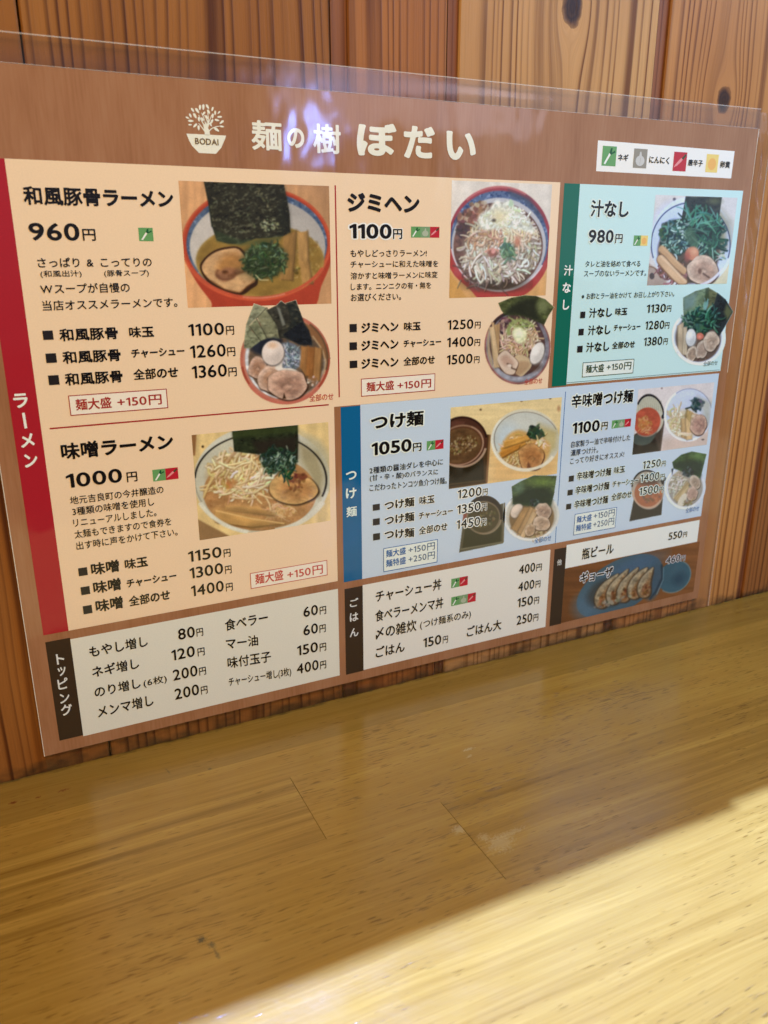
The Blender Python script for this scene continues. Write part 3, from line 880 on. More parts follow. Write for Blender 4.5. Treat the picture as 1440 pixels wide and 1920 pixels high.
block(blue, 'divider_line', lambda p: p.line(Z0, (1060, 734), (1039, 1018), 0.5, 2, (52, 100, 150)))

block(blue, 'dish_name', lambda p: text(p, Z6, '辛味噌つけ麺', 168, 295, 565, 253, 90, 0.041, BLACK, halo=HB, res=40))
block(blue, 'dish_price', lambda p: price(p, Z6, '1100', 175, 460, 350, 437, 74, 362, 402, 430, 50, wt=0.03, res=40, col=BLACK, halo=HB))
block(blue, 'spice_icons', lambda p: icons(p, Z6, [(430, 370), (555, 358), (553, 408), (432, 422)], ['leek', 'garlic_g', 'chili']))
def f(p):
    for a in (('自家製ラー油で辛味付けした', 168, 550, 548, 495, 42), ('濃厚つけ汁。', 165, 602, 342, 577, 42), ('こってり好きにオススメ!', 162, 655, 508, 605, 42)):
        text(p, Z6, *a, wt=0.014, col=(54, 58, 66))
block(blue, 'dish_description', f)
option_list(blue, Z6, [
    ((155, 725, 187, 762), ('辛味噌つけ麺', 203, 755, 425, 726, 55), ('味玉', 443, 713, 513, 705, 46), ('1250', 628, 680, 742, 668, 50, 750, 775, 665, 36)),
    ((147, 815, 180, 850), ('辛味噌つけ麺', 195, 845, 413, 816, 55), ('チャーシュー', 433, 805, 600, 772, 40), ('1400', 613, 765, 733, 752, 50, 740, 768, 750, 36)),
    ((138, 905, 170, 940), ('辛味噌つけ麺', 188, 937, 405, 904, 55), ('全部のせ', 425, 890, 557, 863, 48), ('1500', 605, 850, 727, 836, 50, 732, 760, 833, 36))], halo=(226, 228, 228))
badge(blue, Z6, [(195, 975), (463, 922), (455, 1058), (182, 1110)], BD, (232, 238, 244),
      [('麺大盛', 203, 1030, 300, 1013, 44, 0.025, BD), ('+150円', 312, 1005, 447, 988, 46, 0.008, BG),
       ('麺特盛', 198, 1085, 298, 1068, 44, 0.025, BD), ('+250円', 310, 1060, 443, 1042, 46, 0.008, BG)])
block(blue, 'photo_caption', lambda p: text(p, Z6, '全部のせ', 903, 965, 990, 950, 33, 0.01, (84, 118, 158)))

# ------------------------------------------------ toppings
p = Print(); p.box(Z0, [(131.7, 1194.6), (633, 1105.8), (636, 1267.5), (155, 1377)], 1, (228, 215, 186))
top_ = p.build('topping_section', menu)
p = Print(); p.box(Z0, [(85, 1203), (131.7, 1194.6), (155, 1377), (111, 1388)], 2, DKBROWN)
for ch, a, b, top, bot in (('ト', 112, 148, 345, 393), ('ッ', 118, 155, 405, 445), ('ピ', 118, 165, 455, 505), ('ン', 127, 172, 523, 567), ('グ', 133, 185, 570, 625)):
    text(p, Z7, ch, a, bot, b, bot, bot - top, 0.02, (226, 216, 196), res=30)
p.build('section_bar', top_)
p = Print()
for a in (('もやし増し', 260, 363, 522, 315, 52), ('ネギ増し', 272, 453, 483, 415, 52), ('のり増し', 283, 541, 490, 505, 50), ('メンマ増し', 297, 632, 548, 583, 54),
          ('食べラー', 868, 247, 1060, 208, 54), ('マー油', 873, 328, 1017, 310, 50), ('味付玉子', 880, 415, 1075, 383, 52)):
    text(p, Z7, *a, wt=0.02, col=BLACK, res=30)
text(p, Z7, '(6枚)', 503, 502, 607, 480, 42, 0.01, BLACK)
text(p, Z7, 'チャーシュー増し(3枚)', 885, 500, 1165, 450, 46, 0.014, BLACK)
p.build('topping_names', top_)
p = Print()
for a in (('80', 658, 285, 733, 272, 50, 740, 770, 268, 36), ('120', 629, 378, 733, 360, 50, 745, 777, 356, 36), ('200', 635, 468, 745, 447, 50, 752, 783, 443, 36),
          ('200', 643, 553, 752, 532, 50, 760, 790, 528, 36), ('60', 1220, 182, 1285, 172, 46, 1293, 1322, 170, 36), ('60', 1220, 265, 1285, 255, 46, 1292, 1320, 252, 36),
          ('150', 1192, 355, 1285, 340, 46, 1293, 1322, 335, 36), ('400', 1190, 438, 1288, 420, 46, 1295, 1322, 415, 36)):
    price(p, Z7, *a, wt=0.014, col=BLACK)
p.build('topping_prices', top_)

# ------------------------------------------------ rice
p = Print(); p.box(Z0, [(680, 1096), (1031, 1030), (1021.5, 1174), (680, 1256)], 1, (234, 220, 194))
rice = p.build('rice_section', menu)
p = Print(); p.box(Z0, [(645, 1105), (680, 1096), (680, 1256), (648, 1265)], 2, DKBROWN)
for ch, a, b, top, bot in (('ご', 70, 102, 322, 353), ('は', 70, 102, 375, 407), ('ん', 70, 102, 433, 465)):
    text(p, Z8, ch, a, bot, b, bot, bot - top, 0.02, (226, 216, 196), res=30)
p.build('section_bar', rice)
p = Print()
for a in (('チャーシュー丼', 167, 335, 413, 292, 44), ('食べラーメンマ丼', 165, 409, 420, 360, 44), ('〆の雑炊', 167, 476, 320, 445, 46), ('ごはん', 167, 543, 275, 522, 40), ('ごはん大', 508, 466, 637, 441, 40)):
    text(p, Z8, *a, wt=0.02, col=BLACK, res=30)
text(p, Z8, '(つけ麺系のみ)', 333, 440, 523, 400, 36, 0.012, BLACK)
p.build('rice_dish_names', rice)
p = Print()
for a in (('400', 703, 232, 763, 222, 34, 768, 788, 219, 26), ('400', 700, 297, 760, 285, 34, 765, 783, 282, 26), ('150', 697, 357, 755, 345, 34, 760, 778, 343, 26),
          ('250', 694, 422, 752, 410, 34, 757, 775, 407, 26), ('150', 345, 505, 412, 495, 36, 418, 437, 490, 27)):
    price(p, Z8, *a, wt=0.014, col=BLACK)
p.build('rice_prices', rice)
block(rice, 'spice_icons', lambda p: icons(p, Z8, [(450, 250), (512, 238), (512, 272), (450, 284)], ['leek', 'chili']))
block(rice, 'spice_icons', lambda p: icons(p, Z8, [(450, 318), (542, 300), (542, 333), (450, 351)], ['leek', 'garlic_g', 'chili']))

# ------------------------------------------------ beer and gyoza
p = Print(); p.box(Z0, [(1061, 1025), (1311, 971), (1306, 1012.8), (1058, 1067.8)], 1, (238, 230, 212))
other = p.build('side_order_section', menu)
p = Print(); p.box(Z0, [(1037.5, 1030), (1061, 1025), (1051, 1169), (1030, 1173)], 2, DKBROWN)
text(p, Z6, '他', 78, 1300, 107, 1300, 38, 0.02, (226, 216, 196), res=30)
p.build('section_bar', other)
block(other, 'dish_name', lambda p: text(p, Z6, '瓶ビール', 237, 1267, 440, 1225, 72, 0.024, BLACK, res=34))
block(other, 'dish_price', lambda p: price(p, Z6, '550', 793, 1137, 880, 1125, 47, 888, 912, 1120, 34, wt=0.014, col=BLACK))
block(other, 'dish_name', lambda p: text(p, Z6, 'ギョーザ', 225, 1422, 435, 1368, 68, 0.03, (40, 30, 24), halo=(220, 210, 196), res=34))
block(other, 'dish_price', lambda p: price(p, Z6, '460', 778, 1290, 867, 1278, 44, 875, 900, 1272, 32, wt=0.014, col=(50, 42, 38), halo=(206, 196, 186)))
#PHOTOS#
# ----------------------------------------------------------------- printed food photographs, painted dot by dot into the print's ink
class Pic:
    def __init__(s, view, quad, bg=None, cut=None, step=0.00022):
        s.view = view
        X, Z = view([q[0] for q in quad], [q[1] for q in quad])
        if cut is None:
            x0, x1 = (X[0] + X[3]) / 2, (X[1] + X[2]) / 2; z1, z0 = (Z[0] + Z[1]) / 2, (Z[2] + Z[3]) / 2
        else:
            x0, x1, z0, z1 = X.min(), X.max(), Z.min(), Z.max()
        s.nx = int((x1 - x0) / step) + 2; s.nz = int((z1 - z0) / step) + 2
        gx, gz = np.meshgrid(np.linspace(x0, x1, s.nx), np.linspace(z0, z1, s.nz))
        s.gx, s.gz = gx.ravel(), gz.ravel()
        px, py = unmm(s.gx, s.gz)
        s.X = (px - view.ox) * view.k; s.Y = (py - view.oy) * view.k
        s.C = np.tile(np.array(bg if bg is not None else cut, float), (len(s.X), 1))
        s.A = np.ones(len(s.X)) if cut is None else np.zeros(len(s.X))
        s.blur = 2
        s.clip = None
        s.soft = view.k * 1.5
        s.r = np.random.default_rng(int(abs(view.ox * 7 + view.oy)) + s.nx)

    def near(s, x0, x1, y0, y1, m):
        return np.nonzero((s.X > x0 - m) & (s.X < x1 + m) & (s.Y > y0 - m) & (s.Y < y1 + m))[0]

    def lay(s, idx, m, col):
        col = np.asarray(col, float)
        s.C[idx] += m[:, None] * (col - s.C[idx])
        s.A[idx] = np.maximum(s.A[idx], m)
        full = np.zeros(len(s.X)); full[idx] = m
        return full

    def ell(s, cx, cy, rx, ry, col, rot=0, soft=None, a=1.0):
        soft = soft or s.soft
        R = max(rx, ry)
        i = s.near(cx - R, cx + R, cy - R, cy + R, soft)
        c, n = math.cos(math.radians(rot)), math.sin(math.radians(rot))
        dx, dy = s.X[i] - cx, s.Y[i] - cy
        q = np.sqrt(((dx * c + dy * n) / rx) ** 2 + ((-dx * n + dy * c) / ry) ** 2)
        return s.lay(i, np.clip(0.5 - (q - 1) * min(rx, ry) / soft, 0, 1) * a, col)

    def within(s, cx, cy, rx, ry, rot=0):              # keep the strands that follow inside this bowl
        c, n = math.cos(math.radians(rot)), math.sin(math.radians(rot))
        dx, dy = s.X - cx, s.Y - cy
        q = np.sqrt(((dx * c + dy * n) / rx) ** 2 + ((-dx * n + dy * c) / ry) ** 2)
        s.clip = np.clip(0.5 - (q - 1) * min(rx, ry) / (s.soft * 1.5), 0, 1)

    def ring(s, cx, cy, rx, ry, wd, col, rot=0, soft=None, a=1.0, a0=-400, a1=400):
        soft = soft or s.soft
        R = max(rx, ry) + wd
        i = s.near(cx - R, cx + R, cy - R, cy + R, soft)
        c, n = math.cos(math.radians(rot)), math.sin(math.radians(rot))
        dx, dy = s.X[i] - cx, s.Y[i] - cy
        q = np.sqrt(((dx * c + dy * n) / rx) ** 2 + ((-dx * n + dy * c) / ry) ** 2)
        an = np.degrees(np.arctan2(-dy, dx)) % 360
        lo, hi = a0 % 360, a1 % 360
        ok = np.ones(len(i), bool) if a0 == -400 else (((an >= lo) & (an <= hi)) if lo < hi else ((an >= lo) | (an <= hi)))
        return s.lay(i, np.clip(0.5 - (np.abs(q - 1) * min(rx, ry) - wd / 2) / soft, 0, 1) * a * ok, col)

    def poly(s, pts, col, soft=None, a=1.0):
        soft = soft or s.soft
        p = np.array(pts, float)
        i = s.near(p[:, 0].min(), p[:, 0].max(), p[:, 1].min(), p[:, 1].max(), soft)
        x, y = s.X[i], s.Y[i]
        d2 = np.full(len(i), 1e12); ins = np.zeros(len(i), bool)
        for k in range(len(p)):
            A_, B_ = p[k - 1], p[k]; e = B_ - A_
            t = np.clip(((x - A_[0]) * e[0] + (y - A_[1]) * e[1]) / (e @ e + 1e-9), 0, 1)
            d2 = np.minimum(d2, (x - A_[0] - t * e[0]) ** 2 + (y - A_[1] - t * e[1]) ** 2)
            cr = (A_[1] > y) != (B_[1] > y)
            ins ^= cr & (x < e[0] * (y - A_[1]) / (e[1] if e[1] else 1e-9) + A_[0])
        d = np.where(ins, -1, 1) * np.sqrt(d2)
        return s.lay(i, np.clip(0.5 - d / soft, 0, 1) * a, col)

    def blob(s, pts, col, soft=None, a=1.0):           # a rounded outline through the points
        p = np.array(pts, float); out = []
        n = len(p)
        for k in range(n):
            p0, p1, p2, p3 = p[k - 1], p[k], p[(k + 1) % n], p[(k + 2) % n]
            for t in (0, .25, .5, .75):
                out.append(0.5 * (2 * p1 + (p2 - p0) * t + (2 * p0 - 5 * p1 + 4 * p2 - p3) * t * t + (3 * p1 - p0 - 3 * p2 + p3) * t ** 3))
        return s.poly(out, col, soft, a)

    def line(s, pts, wd, col, soft=None, a=1.0, taper=0.0):
        soft = soft or s.soft
        p = np.array(pts, float)
        i = s.near(p[:, 0].min(), p[:, 0].max(), p[:, 1].min(), p[:, 1].max(), soft + wd)
        if not len(i): return None
        x, y = s.X[i], s.Y[i]
        d = np.full(len(i), 1e6); n = len(p) - 1
        for k in range(n):
            A_, B_ = p[k], p[k + 1]; e = B_ - A_
            t = np.clip(((x - A_[0]) * e[0] + (y - A_[1]) * e[1]) / (e @ e + 1e-9), 0, 1)
            u = (k + t) / n
            d = np.minimum(d, np.hypot(x - A_[0] - t * e[0], y - A_[1] - t * e[1]) - wd / 2 * (1 - taper * u))
        m = np.clip(0.5 - d / soft, 0, 1) * a
        if s.clip is not None: m = m * s.clip[i]
        col = np.asarray(col, float)
        s.C[i] += m[:, None] * (col - s.C[i]); s.A[i] = np.maximum(s.A[i], m)

    def vnoise(s, sx, sy, seed=0, rot=0):
        c, n = math.cos(math.radians(rot)), math.sin(math.radians(rot))
        x = (s.X * c + s.Y * n) / sx + 50; y = (-s.X * n + s.Y * c) / sy + 50
        xi, yi = np.floor(x).astype(int), np.floor(y).astype(int)
        fx, fy = x - xi, y - yi
        fx = fx * fx * (3 - 2 * fx); fy = fy * fy * (3 - 2 * fy)
        T = np.random.default_rng(seed + 11).random((256, 256))
        g = lambda a, b: T[a % 256, b % 256]
        return (g(xi, yi) * (1 - fx) + g(xi + 1, yi) * fx) * (1 - fy) + (g(xi, yi + 1) * (1 - fx) + g(xi + 1, yi + 1) * fx) * fy

    def grain(s, m, sx, sy, amp, col=None, rot=0, seed=0, thr=None):
        """mottle the masked area: towards col where the noise is high, or lighter and darker"""
        v = 0.65 * s.vnoise(sx, sy, seed, rot) + 0.35 * s.vnoise(sx * .45, sy * .45, seed + 5, rot)
        if col is None:
            s.C *= 1 + (m * amp * (v - 0.5) * 2)[:, None]
        else:
            k = np.clip((v - (thr if thr is not None else 0.5)) * 5, 0, 1) * m * amp
            s.C += k[:, None] * (np.asarray(col, float) - s.C)

    def fade(s, m, fn, amp):                           # a colour run printed in the picture, fn(X, Y) in 0..1
        s.C *= 1 + (m * amp * (fn(s.X, s.Y) - 0.5))[:, None]

    def strands(s, n, cx, cy, rx, ry, L, wd, cols, ang=None, spread=60, curve=0.5, rot=0, edge=1.0, a=0.95, dark=None):
        r = s.r
        c_, n_ = math.cos(math.radians(rot)), math.sin(math.radians(rot))
        for k in range(n):
            q = r.random() * 2 * math.pi; rad = math.sqrt(r.random()) * edge
            ux, uy = rx * rad * math.cos(q), ry * rad * math.sin(q)
            x, y = cx + ux * c_ - uy * n_, cy + ux * n_ + uy * c_
            th = math.radians((r.random() * 360) if ang is None else ang + r.normal() * spread)
            ln = L * (0.5 + r.random() * 0.8); cv = r.normal() * curve
            P = []
            for i in range(6):
                P.append((x, y)); x += ln / 5 * math.cos(th); y += ln / 5 * math.sin(th); th += cv / 3
            col = np.array(cols[r.integers(len(cols))], float) + r.normal(0, 7, 3)
            w_ = wd * (0.75 + 0.5 * r.random())
            if dark is not None: s.line([(a_ + w_ * .35, b_ + w_ * .45) for a_, b_ in P], w_ * 1.15, dark, a=0.55, taper=0.3)
            s.line(P, w_, col, a=a, taper=0.3)
            s.line([(a_ - w_ * .15, b_ - w_ * .15) for a_, b_ in P[1:4]], w_ * 0.35, np.minimum(col + 26, 255), a=0.6, taper=0.3)

    def dots(s, n, cx, cy, rx, ry, rad, cols, a=0.9, rot=0):
        r = s.r
        c_, n_ = math.cos(math.radians(rot)), math.sin(math.radians(rot))
        for k in range(n):
            q = r.random() * 2 * math.pi; t = math.sqrt(r.random())
            ux, uy = rx * t * math.cos(q), ry * t * math.sin(q)
            s.ell(cx + ux * c_ - uy * n_, cy + ux * n_ + uy * c_, rad * (0.5 + r.random()), rad * (0.4 + 0.8 * r.random()),
                  np.array(cols[r.integers(len(cols))], float) + r.normal(0, 6, 3), rot=r.random() * 180, a=a)

    def pork(s, cx, cy, rx, ry, fat, meat, rim, rot=0, swirl=True):
        fat, meat, rim = (np.array(q, float) for q in (fat, meat, rim))
        r = s.r
        n = 14
        c_, n_ = math.cos(math.radians(rot)), math.sin(math.radians(rot))
        w_ = 1 + 0.045 * r.normal(size=n)
        def out(k, ox=0, oy=0):
            P = []
            for q in range(n):
                t = 2 * math.pi * q / n
                ux, uy = rx * k * w_[q] * math.cos(t), ry * k * w_[q] * math.sin(t)
                P.append((cx + ox + ux * c_ - uy * n_, cy + oy + ux * n_ + uy * c_))
            return P
        s.blob(out(1.03, rx * .03, ry * .06), rim * 0.8, soft=rx * .10)
        m = s.blob(out(0.99), fat)
        s.blob(out(0.74, rx * .06, ry * .05), meat, soft=rx * .30, a=0.85)
        if swirl:
            s.ring(cx + rx * .02, cy, rx * .60, ry * .58, rx * .10, fat, rot, soft=rx * .2, a=0.5, a0=30, a1=250)
            s.line([(cx - rx * .25, cy + ry * .1), (cx + rx * .05, cy - ry * .12), (cx + rx * .3, cy + ry * .12), (cx + rx * .12, cy + ry * .36)], rx * .07, meat * 0.66, soft=rx * .14, a=0.75)
            s.ell(cx + rx * .10, cy + ry * .14, rx * .16, ry * .12, fat, rot, soft=rx * .2, a=0.6)
        s.grain(m, rx * .34, ry * .24, 0.16, rot=rot, seed=int(cx) % 50)
        s.grain(m, rx * .16, ry * .12, 0.22, meat * 0.74, rot=rot + 20, seed=int(cy) % 50, thr=0.56)
        s.grain(m, rx * .12, ry * .10, 0.20, np.minimum(fat * 1.08, 255), rot=rot, seed=int(cy) % 41, thr=0.62)

    def bamboo(s, pts, col, edge=None):                 # a strip of menma
        col = np.array(col, float) * np.array([0.95, 0.94, 0.93])
        p = np.array(pts, float)
        s.poly([(x + s.soft * .8, y + s.soft) for x, y in pts], col * 0.5, a=0.6, soft=s.soft * 1.5)
        m = s.poly(pts, col, soft=s.soft * 1.3)
        if np.hypot(*(p[1] - p[0])) < np.hypot(*(p[2] - p[1])): p = np.roll(p, -1, 0)
        d = p[1] - p[0]
        ang = math.degrees(math.atan2(d[1], d[0])); L = np.hypot(*d); wd = np.hypot(*(p[2] - p[1]))
        s.grain(m, L * .45, wd * .20, 0.12, rot=ang, seed=int(p[0][0]) % 60)
        s.grain(m, L * .30, wd * .45, 0.10, rot=ang, seed=int(p[0][1]) % 60)
        s.line([p[0], p[1]], wd * .16, np.minimum(col * 1.16, 255), a=0.6, soft=wd * .25)
        s.line([p[2], p[3]], wd * .22, col * 0.66, a=0.65, soft=wd * .3)

    def nori(s, pts, col, hi, soft=None, rot=0, sx=16, amp=0.65, seed=0):
        m = s.poly(pts, col, soft)
        k = s.view.k / 4.6
        s.grain(m, 60 * k, 50 * k, 0.28, seed=seed)
        s.grain(m, sx * 1.6 * k, sx * k * .7, amp, hi, rot=rot, seed=seed + 3, thr=0.60)
        s.grain(m, sx * k, sx * k * .6, 0.5, np.array(col) * 0.45, rot=rot, seed=seed + 9, thr=0.58)
        return m

    def egg(s, cx, cy, rx, ry, col, rot=0):
        s.ell(cx + rx * .05, cy + ry * .08, rx * 1.05, ry * 1.04, np.array(col) * 0.42, rot, soft=s.soft * 2)
        m = s.ell(cx, cy, rx, ry, col, rot)
        s.ell(cx + rx * .25, cy + ry * .35, rx * .7, ry * .6, np.array(col) * 0.86, rot, soft=rx * .8, a=0.7)
        s.ell(cx - rx * .2, cy - ry * .25, rx * .45, ry * .4, np.minimum(np.array(col) * 1.10, 255), rot, soft=rx * .7, a=0.9)

    def build(s, parent, layer=3, name='food_photo'):
        g = s.C.reshape(s.nz, s.nx, 3)
        for _ in range(s.blur):
            for ax in (0, 1):
                q = np.pad(g, [(1, 1) if a_ == ax else (0, 0) for a_ in range(3)], mode='edge')
                m_ = g.shape[ax]
                g = 0.25 * q.take(range(0, m_), ax) + 0.5 * q.take(range(1, m_ + 1), ax) + 0.25 * q.take(range(2, m_ + 2), ax)
        s.C = g.reshape(-1, 3).copy()
        s.C = np.clip((s.C.mean(1, keepdims=True) * 0.09 + s.C * 0.91 - 118) * 1.03 + 115, 2, 255)
        s.C *= 1 + 0.06 * (s.vnoise(s.view.k * 14, s.view.k * 14, 21) - 0.5)[:, None]
        s.C *= 1 + 0.10 * 0.5 * (s.vnoise(s.view.k * 2.0, s.view.k * 2.0, 3) - 0.5)[:, None]
        n = len(s.X)
        V = np.c_[s.gx, np.full(n, Y0 - STEP * layer), s.gz]
        i = np.arange(n).reshape(s.nz, s.nx)
        F = np.stack([i[:-1, :-1], i[:-1, 1:], i[1:, 1:], i[1:, :-1]], -1).reshape(-1, 4)
        F = F[(s.A[F] > 0.45).any(1)]
        bgc = getattr(s, 'ground', None)
        
        use = np.zeros(n, bool); use[F.ravel()] = True
        re = np.cumsum(use) - 1
        V, F, C = V[use], re[F], ink(np.clip(s.C[use], 0, 255))
        me = bpy.data.meshes.new(name)
        me.vertices.add(len(V)); me.vertices.foreach_set('co', V.astype(np.float32).ravel())
        me.loops.add(F.size); me.loops.foreach_set('vertex_index', F.astype(np.int32).ravel())
        me.polygons.add(len(F)); me.polygons.foreach_set('loop_start', (np.arange(len(F)) * 4).astype(np.int32))
        me.update(calc_edges=True)
        at = me.color_attributes.new('ink', 'FLOAT_COLOR', 'POINT')
        at.data.foreach_set('color', np.c_[C, np.ones(len(C))].astype(np.float32).ravel())
        me.materials.append(M_PRINT)
        return link(name, me, parent)


GREENS = [(54, 68, 34), (74, 90, 48), (104, 120, 74), (38, 50, 26), (134, 148, 104), (62, 76, 36)]
TEALS = [(36, 80, 60), (58, 106, 78), (30, 62, 48), (84, 128, 98), (46, 90, 66), (22, 46, 36)]

# --- pork bone ramen, large picture
v = View(330, 330, 4.645)
p = Pic(v, [(15, 45), (1328, 85), (1350, 1118), (103, 1140)], bg=(206, 146, 92))
ALL = np.ones(len(p.X))
p.grain(ALL, 40, 400, 0.10, seed=2)
p.fade(ALL, lambda x, y: np.clip((x - 800) / 700, 0, 1), -0.25)
p.blob([(50, 560), (70, 720), (180, 930), (300, 1090), (350, 1180), (760, 1230), (1170, 1170), (1260, 960), (1345, 740), (1340, 520), (700, 300)], (178, 62, 36))
p.poly([(20, 560), (60, 700), (330, 1180), (60, 1180)], (200, 140, 84), soft=14, a=0.0)
p.ell(695, 590, 648, 497, (192, 66, 36))
p.ring(695, 590, 640, 489, 16, (216, 92, 52), a=0.8)
m = p.ell(700, 592, 612, 462, (92, 106, 124))
p.grain(m, 26, 18, 0.85, (156, 170, 186), seed=4, thr=0.60)
p.grain(m, 30, 24, 0.7, (56, 74, 104), seed=8, thr=0.52)
m = p.ell(706, 612, 590, 425, (196, 180, 160))
p.fade(m, lambda x, y: np.clip((x - 300) / 900, 0, 1), -0.12)
m = p.ell(728, 735, 556, 318, (150, 112, 46))
p.ring(728, 735, 550, 312, 16, (176, 140, 70), a=0.5, soft=14)
p.grain(m, 130, 80, 0.16, seed=5)
p.dots(60, 1150, 720, 110, 210, 14, [(176, 140, 70), (128, 92, 34), (196, 160, 90)], a=0.4)
p.grain(m, 20, 14, 0.25, (180, 140, 66), seed=15, thr=0.66)
p.fade(ALL, lambda x, y: np.clip((y - 300) / 900, 0, 1), 0.10)
p.bamboo([(940, 520), (905, 900), (1012, 905), (1044, 480)], (172, 124, 62))
p.bamboo([(1056, 490), (1072, 770), (1150, 760), (1142, 480)], (190, 140, 76))
p.bamboo([(1072, 740), (1100, 930), (1185, 935), (1150, 740)], (184, 134, 70))
p.dots(14, 1030, 830, 40, 60, 12, [(196, 170, 90), (90, 70, 24)], a=0.7)
p.blob([(205, 800), (240, 720), (330, 648), (440, 618), (560, 628), (665, 770), (712, 925), (650, 985), (560, 1038), (410, 1002), (270, 920)], (62, 36, 18))
m = p.blob([(222, 806), (258, 726), (340, 664), (440, 636), (545, 640), (640, 780), (690, 905), (610, 960), (550, 1014), (418, 982), (292, 905)], (216, 162, 104))
p.blob([(350, 800), (420, 690), (540, 680), (620, 790), (540, 830), (420, 880)], (178, 118, 56), soft=70, a=0.9)
p.blob([(350, 860), (430, 800), (560, 820), (500, 880), (410, 920)], (150, 96, 62), soft=30, a=0.9)
p.ring(430, 850, 80, 52, 18, (120, 72, 44), soft=14, a=0.8, a0=150, a1=20)
p.ell(425, 838, 26, 16, (92, 52, 24), soft=14)
p.line([(460, 870), (560, 840), (660, 800)], 22, (124, 74, 40), soft=20, a=0.8)
p.grain(m, 60, 40, 0.14, seed=6); p.grain(m, 22, 16, 0.3, (170, 110, 60), seed=16, thr=0.62)
p.line([(300, 910), (420, 985), (550, 1015), (690, 905)], 12, (128, 76, 36), a=0.7)
p.ell(770, 730, 190, 150, (52, 66, 34), soft=60, a=0.9)
p.strands(300, 770, 730, 185, 150, 50, 14, GREENS + [(70, 88, 46), (104, 122, 76)], curve=0.9, a=0.75, dark=(34, 44, 22))
p.ell(700, 840, 120, 60, (40, 50, 24), soft=90, a=0.5)
p.line([(690, 862), (730, 905), (800, 905)], 9, (210, 190, 130))
N_ = [(243, 50), (600, 58), (936, 74), (962, 200), (985, 330), (992, 490), (930, 524), (800, 540), (690, 545), (560, 592), (450, 590), (352, 562), (310, 440), (284, 250)]
p.nori(N_, (50, 46, 30), (138, 132, 96), rot=-14, sx=17, amp=0.62, seed=7)
p.poly([(938, 80), (985, 330), (992, 490), (900, 525), (880, 300)], (36, 38, 28), soft=60, a=0.5)
p.strands(46, 560, 300, 300, 210, 34, 7, [(126, 124, 84), (98, 100, 62), (152, 148, 110)], ang=20, spread=50, a=0.6)
p.dots(50, 810, 430, 80, 60, 9, [(176, 174, 130), (150, 150, 104)], a=0.7)
p.line([(245, 55), (285, 255), (310, 440)], 12, (30, 34, 20), a=0.8)
p.poly([(330, 470), (560, 560), (920, 520), (900, 560), (560, 610), (350, 570)], (60, 78, 44), soft=26, a=0.5)
p.ring(700, 590, 640, 470, 22, (206, 84, 50), a0=200, a1=340, soft=10)
p.ring(700, 600, 632, 462, 7, (240, 168, 130), a0=255, a1=300, soft=10, a=0.8)
p.build(ramen, 3)

# --- the same with everything on it
v = View(440, 550, 7.2)
p = Pic(v, [(60, 80), (1300, 80), (1300, 1500), (60, 1500)], cut=CREAM); p.ground = CREAM
p.ell(675, 885, 607, 608, (196, 104, 76))
p.ring(675, 885, 585, 585, 34, (170, 70, 46), a0=190, a1=20)
p.ring(675, 890, 560, 565, 18, (214, 140, 110), a=0.7)
m = p.ell(680, 888, 545, 545, (150, 128, 104))
p.ring(675, 880, 520, 525, 44, (222, 214, 204), a0=150, a1=260, soft=16)
p.ell(690, 910, 505, 505, (108, 84, 62))
p.grain(m, 70, 50, 0.25, seed=2)
p.poly([(930, 390), (1080, 470), (1210, 640), (1285, 880), (1200, 880), (1130, 690), (1000, 560)], (146, 96, 56), soft=24)
p.ring(675, 885, 570, 575, 26, (110, 76, 48), a0=-15, a1=55, soft=14)
p.line([(1050, 580), (1180, 760), (1225, 930), (1200, 1080)], 20, (196, 160, 110), soft=14, a=0.8)
p.ell(420, 700, 220, 140, (44, 46, 54), soft=50)
p.ell(700, 860, 210, 200, (108, 112, 114), soft=30)
for k in range(3): p.strands(45, 740, 850, 130, 140, 80, 12, [(158, 164, 164), (98, 106, 112), (196, 198, 192), (72, 78, 84)], curve=0.9)
p.pork(300, 1000, 120, 150, (214, 168, 136), (168, 118, 84), (84, 54, 36), 20)
p.pork(470, 1150, 170, 190, (220, 178, 146), (176, 126, 90), (80, 52, 36), 10)
p.blob([(540, 1020), (640, 900), (640, 1000), (760, 1010), (860, 1060), (800, 1080)], (232, 212, 186))
p.pork(700, 1230, 268, 200, (218, 170, 136), (172, 124, 96), (72, 44, 30), 5)
p.poly([(640, 1420), (660, 1340), (690, 1420)], (70, 44, 28))
p.nori([(255, 140), (420, 190), (300, 320), (180, 440), (130, 700), (115, 700), (150, 420)], (150, 146, 108), (184, 180, 140), sx=22, seed=1)
p.nori([(180, 440), (260, 540), (400, 600), (210, 740), (118, 740), (140, 590)], (140, 138, 98), (176, 172, 128), sx=22, seed=2)
p.nori([(290, 340), (190, 440), (340, 640), (430, 610)], (130, 128, 90), (172, 168, 126), sx=22, seed=3)
p.nori([(420, 195), (300, 325), (420, 600), (600, 620), (560, 420)], (136, 130, 92), (178, 172, 130), sx=22, seed=4)
p.nori([(620, 100), (560, 160), (420, 230), (560, 420), (600, 610), (900, 560), (760, 200)], (58, 54, 42), (112, 104, 76), sx=22, seed=5)
p.poly([(560, 180), (600, 200), (680, 420), (640, 440)], (150, 146, 124), soft=20, a=0.7)
p.nori([(690, 130), (820, 90), (930, 390), (1000, 500), (1050, 690), (900, 700), (640, 590), (760, 400)], (46, 48, 40), (96, 88, 62), sx=22, seed=6)
p.nori([(900, 380), (640, 560), (860, 690), (1040, 700), (1000, 520)], (34, 36, 38), (54, 58, 62), sx=30, amp=0.3, seed=7)
